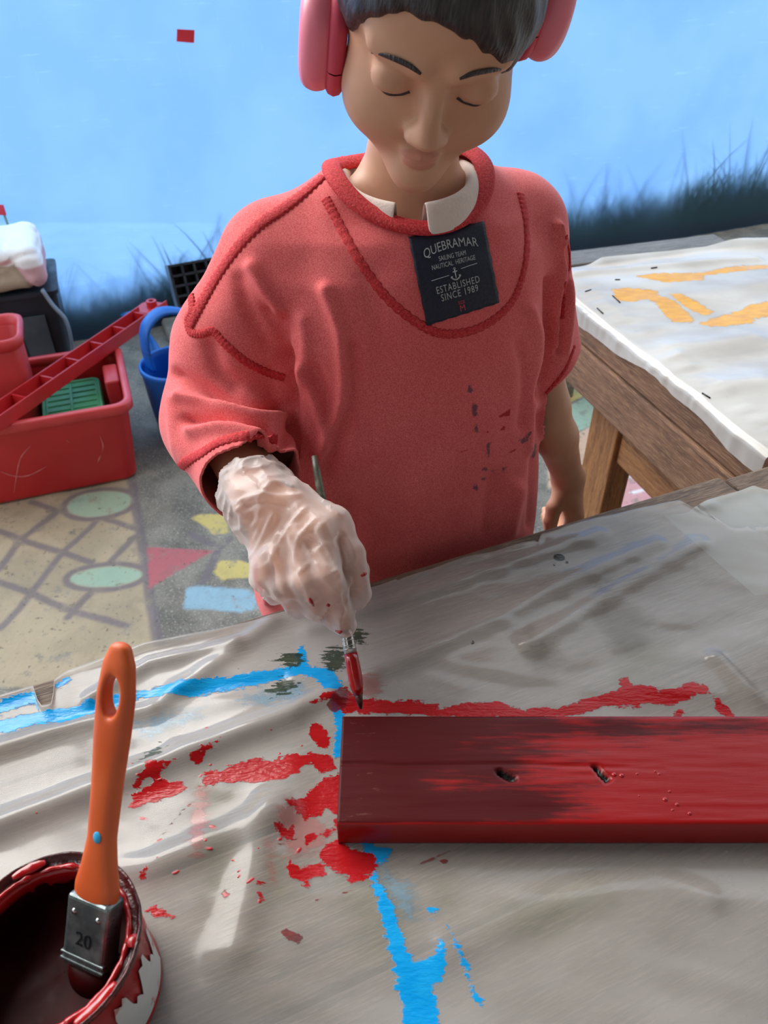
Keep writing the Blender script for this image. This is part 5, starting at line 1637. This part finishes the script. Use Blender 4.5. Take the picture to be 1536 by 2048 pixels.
strip([(0.17, 0.535), (0.29, 0.530), (0.41, 0.525)], 0.00028)
strip([(0.58, 0.485), (0.70, 0.475), (0.80, 0.470)], 0.00028)
strip([(0.495, 0.475), (0.495, 0.52), (0.495, 0.575)], 0.00055)
strip([(0.465, 0.500), (0.495, 0.499), (0.525, 0.498)], 0.00045)
strip([(0.435, 0.550), (0.448, 0.572), (0.470, 0.588), (0.495, 0.594), (0.520, 0.587), (0.542, 0.571), (0.555, 0.549)], 0.00060)
strip([(0.43, 0.565), (0.435, 0.548), (0.455, 0.552)], 0.00045)
strip([(0.56, 0.565), (0.555, 0.548), (0.535, 0.552)], 0.00045)
strip([(0.495 + 0.013 * math.cos(a), 0.465 + 0.010 * math.sin(a)) for a in np.linspace(0, 2 * math.pi, 11)], 0.00030)

# ---- body: one continuous surface from head to feet
def f_body(P):
    d = f_head(to_head(P)) * HS
    d = smin(d, cone(P, NECK0 + [0, 0.005, -0.03], HO - Fv * 0.030 - Uv * 0.045, 0.046, 0.040), 0.018)
    d = smin(d, f_torso(P, 0.024, 0.60), 0.02)
    d = smin(d, f_shoulder(P, 0.016), 0.02)
    d = smin(d, cone(P, SHR + [0.01, 0, -0.012], ELR, 0.036, 0.033), 0.015)
    d = smin(d, cone(P, ELR, WRR, 0.0345, 0.0235), 0.012)
    d = smin(d, cone(P, SHL + [-0.01, 0, -0.012], ELL, 0.034, 0.026), 0.015)
    d = smin(d, chain(P, [ELL, ELL * 0.6 + WRL * 0.4, WRL], (0.0255, 0.0265, 0.0195), 0.01), 0.012)
    d = smin(d, f_hand(P, RH, WRR), 0.010)
    d = smin(d, f_hand(P, LHD, WRL), 0.010)
    for s in (-1, 1):
        hip, knee, ank = pl_(s * 0.075, 0.0, 0.64), pl_(s * 0.080, -0.005, 0.36), pl_(s * 0.085, 0.015, 0.075)
        d = smin(d, chain(P, [hip, knee, ank], (0.070, 0.046, 0.030), 0.02), 0.03)
        d = smin(d, cone(P, pl_(s * 0.085, 0.02, 0.035), pl_(s * 0.095, -0.13, 0.028), 0.030, 0.024), 0.02)
    return d
V, F = surfnet(f_body, (-0.26, 0.40, 0.0), (0.34, 1.00, 1.36), 0.0034, slack=1.3)
V = smooth_mesh(V, F, 1, 0.4)
qh = to_head(V)
lip = np.minimum(ellip(qh, (0, 0.0835, -0.0590), (0.0165, 0.010, 0.0042)), ellip(qh, (0, 0.0830, -0.0668), (0.0140, 0.010, 0.0045)))
g = G('warm_skin')
c = g.mix(g.ramp(g.noise(16, 4), 0.3, 0.7), lin((206, 158, 128)), lin((196, 146, 118)))
c = g.mix(g.ramp(g.attr('lip'), 0.0015, -0.001, 0, 0.5), c, lin((190, 112, 102)))
b = g.bsdf(Base_Color=c, Roughness=0.5, Normal=g.bump(g.noise(500, 3), 0.08, 0.001))
b.inputs['Subsurface Weight'].default_value = 0.12
b.inputs['Subsurface Radius'].default_value = (0.010, 0.004, 0.002)
b.inputs['Specular IOR Level'].default_value = 0.35
m_skin = g.done(b)
body = mesh_ob('body', V, F, m_skin, person, attrs=dict(lip=lip))
# ---- eyebrows and lashes
hv = np.argwhere(np.linalg.norm(qh, axis=1) < 0.16).ravel()
bvB = BVHTree.FromPolygons([tuple(p) for p in V], F.tolist())
def on_face(x, z, off):
    o_ = Vector(HO + (Rv * x + Fv * 0.25 + Uv * z) * HS)
    h_ = bvB.ray_cast(o_, Vector(-Fv))
    return np.array(h_[0]) + Fv * off
m_hair = G('dark_hair')
g = m_hair
c = g.mix(g.ramp(g.noise(60, 4, stretch=(6, 1, 1)), 0.35, 0.65), lin((30, 26, 28)), lin((54, 46, 46)))
m_hair = g.done(g.bsdf(Base_Color=c, Roughness=0.42, Normal=g.bump(g.noise(110, 4, stretch=(5, 1, 1)), 0.6, 0.003)))
for s in (-1, 1):
    P_ = catmull([on_face(s * x, z, 0.0006) for x, z in ((0.013, 0.0195), (0.022, 0.0225), (0.036, 0.0215), (0.046, 0.0145))], 6)
    V_, F_ = tube(P_, 0.0024 * np.sin(np.linspace(0.5, math.pi - 0.25, len(P_))), 8, np.tile(Fv, (len(P_), 1)), 0.4)
    mesh_ob('eyebrow', V_, F_, m_hair, person)
    P_ = catmull([on_face(s * x, z, 0.0004) for x, z in ((0.017, -0.006), (0.024, -0.0095), (0.034, -0.010), (0.044, -0.0065))], 6)
    V_, F_ = tube(P_, 0.0015, 6, np.tile(Fv, (len(P_), 1)), 0.6)
    mesh_ob('eyelashes', V_, F_, m_hair, person)
# ---- hair swept to one side and tied at the back
def f_hair(q):
    d = smin(f_skull(q), ellip(q, (0, 0.040, 0.038), (0.056, 0.044, 0.040)), 0.02) - 0.0055
    d = smin(d, ellip(q, (0, -0.085, 0.000), (0.055, 0.040, 0.065)) , 0.02)
    x, y, z = q.T
    lim = 0.052 + 1.25 * (y - 0.078) - 0.40 * np.clip(x + 0.025, 0, 1) - 0.10 * np.clip(-x - 0.045, 0, 1)
    d = smax(d, (lim - z) * 0.62, 0.006)
    gro = 0.0006 * np.sin(x * 520 + z * 160 + 6 * vnoise(q * 30)) + 0.0007 * np.sin(x * 300 - y * 190)
    return d + gro
V_, F_ = surfnet(f_hair, (-0.10, -0.15, -0.09), (0.10, 0.11, 0.13), 0.0026)
mesh_ob('hair', V_ * HS, F_, m_hair, person, HM)
V_, F_ = surfnet(lambda q: chain(q, [np.array([0, -0.11, 0.01]), np.array([0.005, -0.145, -0.03]), np.array([0.0, -0.150, -0.10]), np.array([-0.004, -0.135, -0.16])], (0.016, 0.026, 0.024, 0.006), 0.01) + 0.001 * np.sin(q[:, 0] * 500), (-0.05, -0.20, -0.19), (0.05, -0.07, 0.05), 0.004)
mesh_ob('ponytail', V_ * HS, F_, m_hair, person, HM)
# ---- pale collar standing out of the neck opening
m_collar = M('cream_collar', (226, 214, 204), (214, 198, 188), 20, 0.85, bump=0.2, bscale=300)
V_, F_ = [], []
nphi = 56
cn = np.array([0.024, 0.792, 1.035])
for i, ph in enumerate(np.linspace(math.radians(12), math.radians(348), nphi)):
    dirv = math.sin(ph) * np.array([1.0, 0, 0]) + math.cos(ph) * np.array([0, -1.0, 0]) * 1.0
    ft = math.cos(ph / 2) ** 2 if ph < math.pi else math.cos(ph / 2) ** 2
    for j, (r_, z_) in enumerate(((0.054, 0.004), (0.058, 0.030), (0.064, 0.036), (0.071, 0.026), (0.079, 0.010))):
        lift = -0.012 * max(0, math.cos(ph))
        V_.append(cn + dirv * r_ + ZUP * (z_ + lift) + np.array([0, -0.006 * max(0, math.cos(ph)), 0]))
    if i:
        for j in range(4):
            a = (i - 1) * 5 + j
            F_.append((a, a + 5, a + 6, a + 1))
col = mesh_ob('collar', V_, F_, m_collar, person)
col.modifiers.new('t', 'SOLIDIFY').thickness = 0.0025
col.modifiers.new('s', 'SUBSURF').levels = 1
# ---- trousers and shoes, behind the table
def f_tr(P):
    d = ellip(P, pl_(0, 0.0, 0.60), (0.150, 0.098, 0.11), np.stack([PXV, PYV, ZUP], 1))
    for s in (-1, 1):
        d = smin(d, chain(P, [pl_(s * 0.075, 0, 0.60), pl_(s * 0.080, -0.005, 0.36), pl_(s * 0.085, 0.015, 0.09)], (0.088, 0.068, 0.056), 0.02), 0.03)
    return smax(d, np.maximum(0.07 - P[:, 2], P[:, 2] - 0.66), 0.004) + 0.002 * fbm(P * 18, 2)
V_, F_ = surfnet(f_tr, (-0.24, 0.50, 0.04), (0.28, 1.02, 0.70), 0.008)
mesh_ob('trousers', V_, F_, M('dark_trousers', (52, 58, 74), (44, 50, 64), 30, 0.9), person)
for s in (-1, 1):
    f_sh = lambda P: smax(smin(cone(P, pl_(s * 0.085, 0.03, 0.038), pl_(s * 0.095, -0.135, 0.032), 0.040, 0.036), ball(P, pl_(s * 0.085, 0.02, 0.07), 0.038), 0.02), 0.0 - P[:, 2], 0.006)
    V_, F_ = surfnet(f_sh, (-0.20, 0.48, -0.012), (0.26, 0.98, 0.13), 0.006)
    mesh_ob('shoe', V_, F_, M('grey_shoe', (90, 88, 92), (70, 68, 72), 20, 0.7), person)
# ---- thin plastic glove over the painting hand
CUFF = WRR - FORE * 0.020
HB1 = RH['middle'][1] - WRR
HB1 /= np.linalg.norm(HB1)
HB2 = np.cross(HB1, [0, 0, 1.0])
HB2 /= np.linalg.norm(HB2)
HB3 = np.stack([HB1, HB2, np.cross(HB1, HB2)], 1)
def f_glove(P):
    d = f_hand(P, RH, WRR, 0.0038, 0.006)
    d = smin(d, cone(P, at(705, 1150, .655), at(719, 1192, .656), 0.0125, 0.0100), 0.006)
    d = smin(d, cone(P, at(545, 1130, .650), at(600, 1195, .655), 0.016, 0.012), 0.010)
    cf = cone(P, WRR + FORE * 0.010, CUFF - FORE * 0.03, 0.031, 0.037)
    d = smin(d, cf, 0.014)
    q = P @ np.stack([PXV, PYV, ZUP], 1)
    hq = (P - WRR) @ HB3
    wv_ = vnoise(P * 30)[:, None] * 0.006
    r1 = (1 - np.abs(vnoise((hq + wv_) * np.array([24, 85, 60]) + 3.1))) ** 2.5
    r3 = (1 - np.abs(vnoise((hq + wv_) * np.array([70, 40, 60]) + 8.4))) ** 3
    near_c = np.clip(1 - np.linalg.norm(P - (WRR - FORE * 0.01), axis=1) / 0.07, 0, 1)
    return d - 0.0034 * (r1 - 0.45) - 0.0014 * r3 - 0.005 * near_c * (r3 - 0.3)
V_, F_ = surfnet(f_glove, (-0.20, 0.38, 0.74), (0.01, 0.66, 0.93), 0.0021)
V_ = smooth_mesh(V_, F_, 1, 0.3)
Ng = vnormals(V_, F_)
ug, vg = proj(V_)
fg = np.clip(-(Ng * (V_ - np.array([0, 0, CAMZ]))).sum(1) * 4, 0, 1)
GZ = (430, 880, 3.531)
dg = np.zeros(len(V_))
for pts, amp, w in (([(410, 520), (330, 700), (260, 830)], .0026, 4.5), ([(640, 480), (500, 640), (410, 820)], .0028, 4.5), ([(700, 570), (590, 700), (560, 850), (600, 940)], .0028, 4.5), ([(650, 880), (600, 940), (640, 1040), (680, 1140)], .0024, 5),
                    ([(790, 570), (720, 660), (800, 800), (850, 930)], .0020, 6), ([(150, 500), (300, 390), (470, 400), (600, 390)], .0030, 5), ([(130, 640), (280, 600), (320, 490)], .0030, 5), ([(310, 420), (400, 300), (540, 330)], .0026, 5),
                    ([(250, 790), (270, 930), (300, 1060)], .0022, 5), ([(480, 640), (520, 780), (570, 920)], -.0026, 6), ([(450, 560), (390, 700), (350, 850)], -.0022, 7), ([(680, 640), (760, 760), (830, 900)], -.0045, 6), ([(860, 960), (900, 1080), (930, 1180)], -.0030, 5),
                    ([(560, 500), (460, 660), (440, 800)], -.0020, 6), ([(200, 440), (260, 520), (220, 640)], -.0028, 6), ([(420, 840), (460, 960), (500, 1080)], .0022, 5), ([(360, 820), (400, 960), (450, 1060)], -.0020, 6), ([(900, 720), (960, 860), (1040, 960)], .0020, 5),
                    ([(930, 960), (980, 1040), (1060, 1000)], .0024, 4), ([(940, 1100), (1000, 1060), (1040, 1120)], -.0020, 4), ([(720, 880), (780, 980), (880, 1080)], .0018, 5), ([(340, 560), (280, 700)], .0022, 4), ([(240, 460), (380, 440), (520, 470)], -.0026, 5)):
    dg += amp * np.exp(-(line_d(ug, vg, catmull(np.array(zoomed(pts, *GZ)), 5).tolist()) / w) ** 2)
V_ = V_ + Ng * (0.55 * dg * fg)[:, None]
fc = V_[F_].mean(1)
along = (fc - CUFF) @ FORE
rim_w = 0.004 * np.sin(np.arctan2((fc - CUFF) @ ZUP, (fc - CUFF) @ PXV) * 5)
V_, F_ = prune(V_, F_, ~((along < rim_w) & (np.linalg.norm(fc - CUFF, axis=1) < 0.08)))
g = G('clear_vinyl_glove')
c = g.mix(g.ramp(g.noise(30, 4), 0.3, 0.7), lin((246, 238, 234)), lin((238, 226, 222)))
b = g.bsdf(Base_Color=c, Roughness=0.16, Normal=g.bump(g.noise(60, 3, 0.5, dist=1.0), 0.25, 0.003))
b.inputs['Specular IOR Level'].default_value = 0.6
trn = g.n('BsdfTranslucent', i_0=c)
mx = g.n('MixShader', i_0=0.3, i_1=b.outputs[0], i_2=trn.outputs[0])
lw = g.n('LayerWeight')
lw.inputs[0].default_value = 0.35
fac = g.ramp(lw.outputs['Facing'], 0.0, 0.9, 0.60, 0.10)
mx2 = g.n('MixShader', i_0=fac, i_1=mx.outputs[0], i_2=g.n('BsdfTransparent', i_0=lin((250, 240, 236))).outputs[0])
m_glove = g.done(mx2)
glove = mesh_ob('glove', V_, F_, m_glove, person)
glove['label'] = 'loose clear vinyl glove on the painting hand'
bvG = BVHTree.FromPolygons([tuple(p) for p in V_], F_.tolist())
def gpoint(u_, v_):
    r = bvG.ray_cast(OC, Vector(ray(u_, v_)).normalized())
    return np.array(r[0]) if r[0] else None
for pts in ([(618, 1196), (622, 1202), (627, 1211)], [(722, 1152), (728, 1149), (732, 1147)], [(672, 1262), (680, 1264), (684, 1262)], [(654, 1211), (657, 1210), (660, 1211)]):
    P_ = [gpoint(*p) for p in pts]
    if all(p is not None for p in P_):
        V2, F2_ = tube(np.array(P_), [0.0010, 0.0018, 0.0010], 6)
        mesh_ob('paint_spot', V2, F2_, m_paint_red, glove)

# ================================================================== BRUSH HELD IN THE GLOVED HAND
bt, be = at(722, 1418, 0.655), at(628, 912, 0.690)
bax = (be - bt) / np.linalg.norm(be - bt)
BLn = float(np.linalg.norm(be - bt))
hb_ = empty('round_paintbrush', tuple(bt))
tag(hb_, 'slim round paintbrush with worn dark handle and red tip, held in the gloved hand', 'paintbrush')
def bseg(name, t0, t1, radii, mat, k=16, parent=hb_):
    tt = np.linspace(t0, t1, len(radii))
    V_, F_ = tube(bt + bax * tt[:, None], radii, k, np.tile([0.3, -0.7, 0.6], (len(tt), 1)))
    return mesh_ob(name, V_, F_, mat, parent)
g = G('worn_brush_handle')
c = g.mix(g.ramp(g.noise(60, 5, 0.7), 0.4, 0.6), lin((70, 66, 54)), lin((112, 112, 96)))
c = g.mix(g.ramp(g.noise(25, 4), 0.6, 0.68), c, lin((58, 30, 24)))
m_handle = g.done(g.bsdf(Base_Color=c, Roughness=0.45, Normal=g.bump(g.noise(90, 4), 0.4, 0.002)))
L_ = BLn
bseg('handle', 0.066, L_, [0.0040, 0.0050, 0.0053, 0.0052, 0.0049, 0.0046, 0.0043, 0.0041, 0.0039, 0.0037, 0.0034, 0.0024], m_handle)
bseg('ferrule', 0.047, 0.068, [0.0056, 0.0056, 0.0054, 0.0053], m_steel)
for t in (0.0515, 0.0545, 0.059, 0.062): bseg('ferrule_ring', t - 0.0006, t + 0.0006, [0.0056, 0.0059, 0.0056], m_steel)
bseg('painted_ferrule', 0.012, 0.0475, [0.0040, 0.0056, 0.0064, 0.0064, 0.0061, 0.0058], m_paint_red)
bseg('bristles', 0.000, 0.014, [0.0012, 0.0030, 0.0040], M('paint_soaked_bristles', (84, 22, 24), (60, 18, 20), 200, 0.4, stretch=(1, 1, 1)))

# ================================================================== EAR DEFENDERS ON THE HEAD
em = empty('ear_defenders', tuple(HO))
tag(em, 'pink ear defenders with rounded cups worn over dark hair', 'ear defenders')
m_pink = M('pink_plastic', (244, 140, 156), (236, 124, 144), 8, 0.35)
m_pink2 = M('deep_pink_cushion', (214, 74, 96), (200, 64, 86), 14, 0.6)
for s, ECZ, ECY in ((-1, -0.034, 0.006), (1, 0.004, -0.010)):
    def f_cup(q):
        x = (q[:, 0] * s - 0.09) / 0.5
        e = np.stack([x, q[:, 1] - ECY, (q[:, 2] - ECZ) * 0.86], 1)
        d = np.linalg.norm(e[:, 1:], axis=1) - 0.034
        return smax(d, np.abs(q[:, 0] * s - 0.0835) - 0.0135, 0.016)
    V_, F_ = surfnet(f_cup, (min(s * 0.07, s * 0.13), -0.06, -0.06), (max(s * 0.07, s * 0.13), 0.06, 0.07), 0.002)
    V_ = smooth_mesh(V_, F_, 2)
    mesh_ob('ear_cup', V_ * HS, F_, m_pink, em, HM)
    ts = np.linspace(0, 2 * math.pi, 41)
    P_ = np.stack([np.full(41, s * 0.0690), ECY + 0.027 * np.cos(ts), ECZ + 0.032 * np.sin(ts)], 1)
    V_, F_ = tube(P_, 0.0085, 10, np.tile([1.0, 0, 0], (41, 1)), 0.9, cap=False)
    mesh_ob('cushion', V_ * HS, F_, m_pink2, em, HM)
ctrl = [np.array([0.088 * math.cos(a) * (1.08 if abs(math.cos(a)) > 0.5 else 1.0), -0.004, 0.030 + 0.092 * math.sin(a)]) for a in np.linspace(0, math.pi, 9)]
P_ = catmull(ctrl, 8)
V_, F_ = tube(P_, 0.013, 12, np.cross(np.gradient(P_, axis=0), [0, 1.0, 0]), 0.35)
mesh_ob('headband', V_ * HS, F_, m_pink, em, HM)
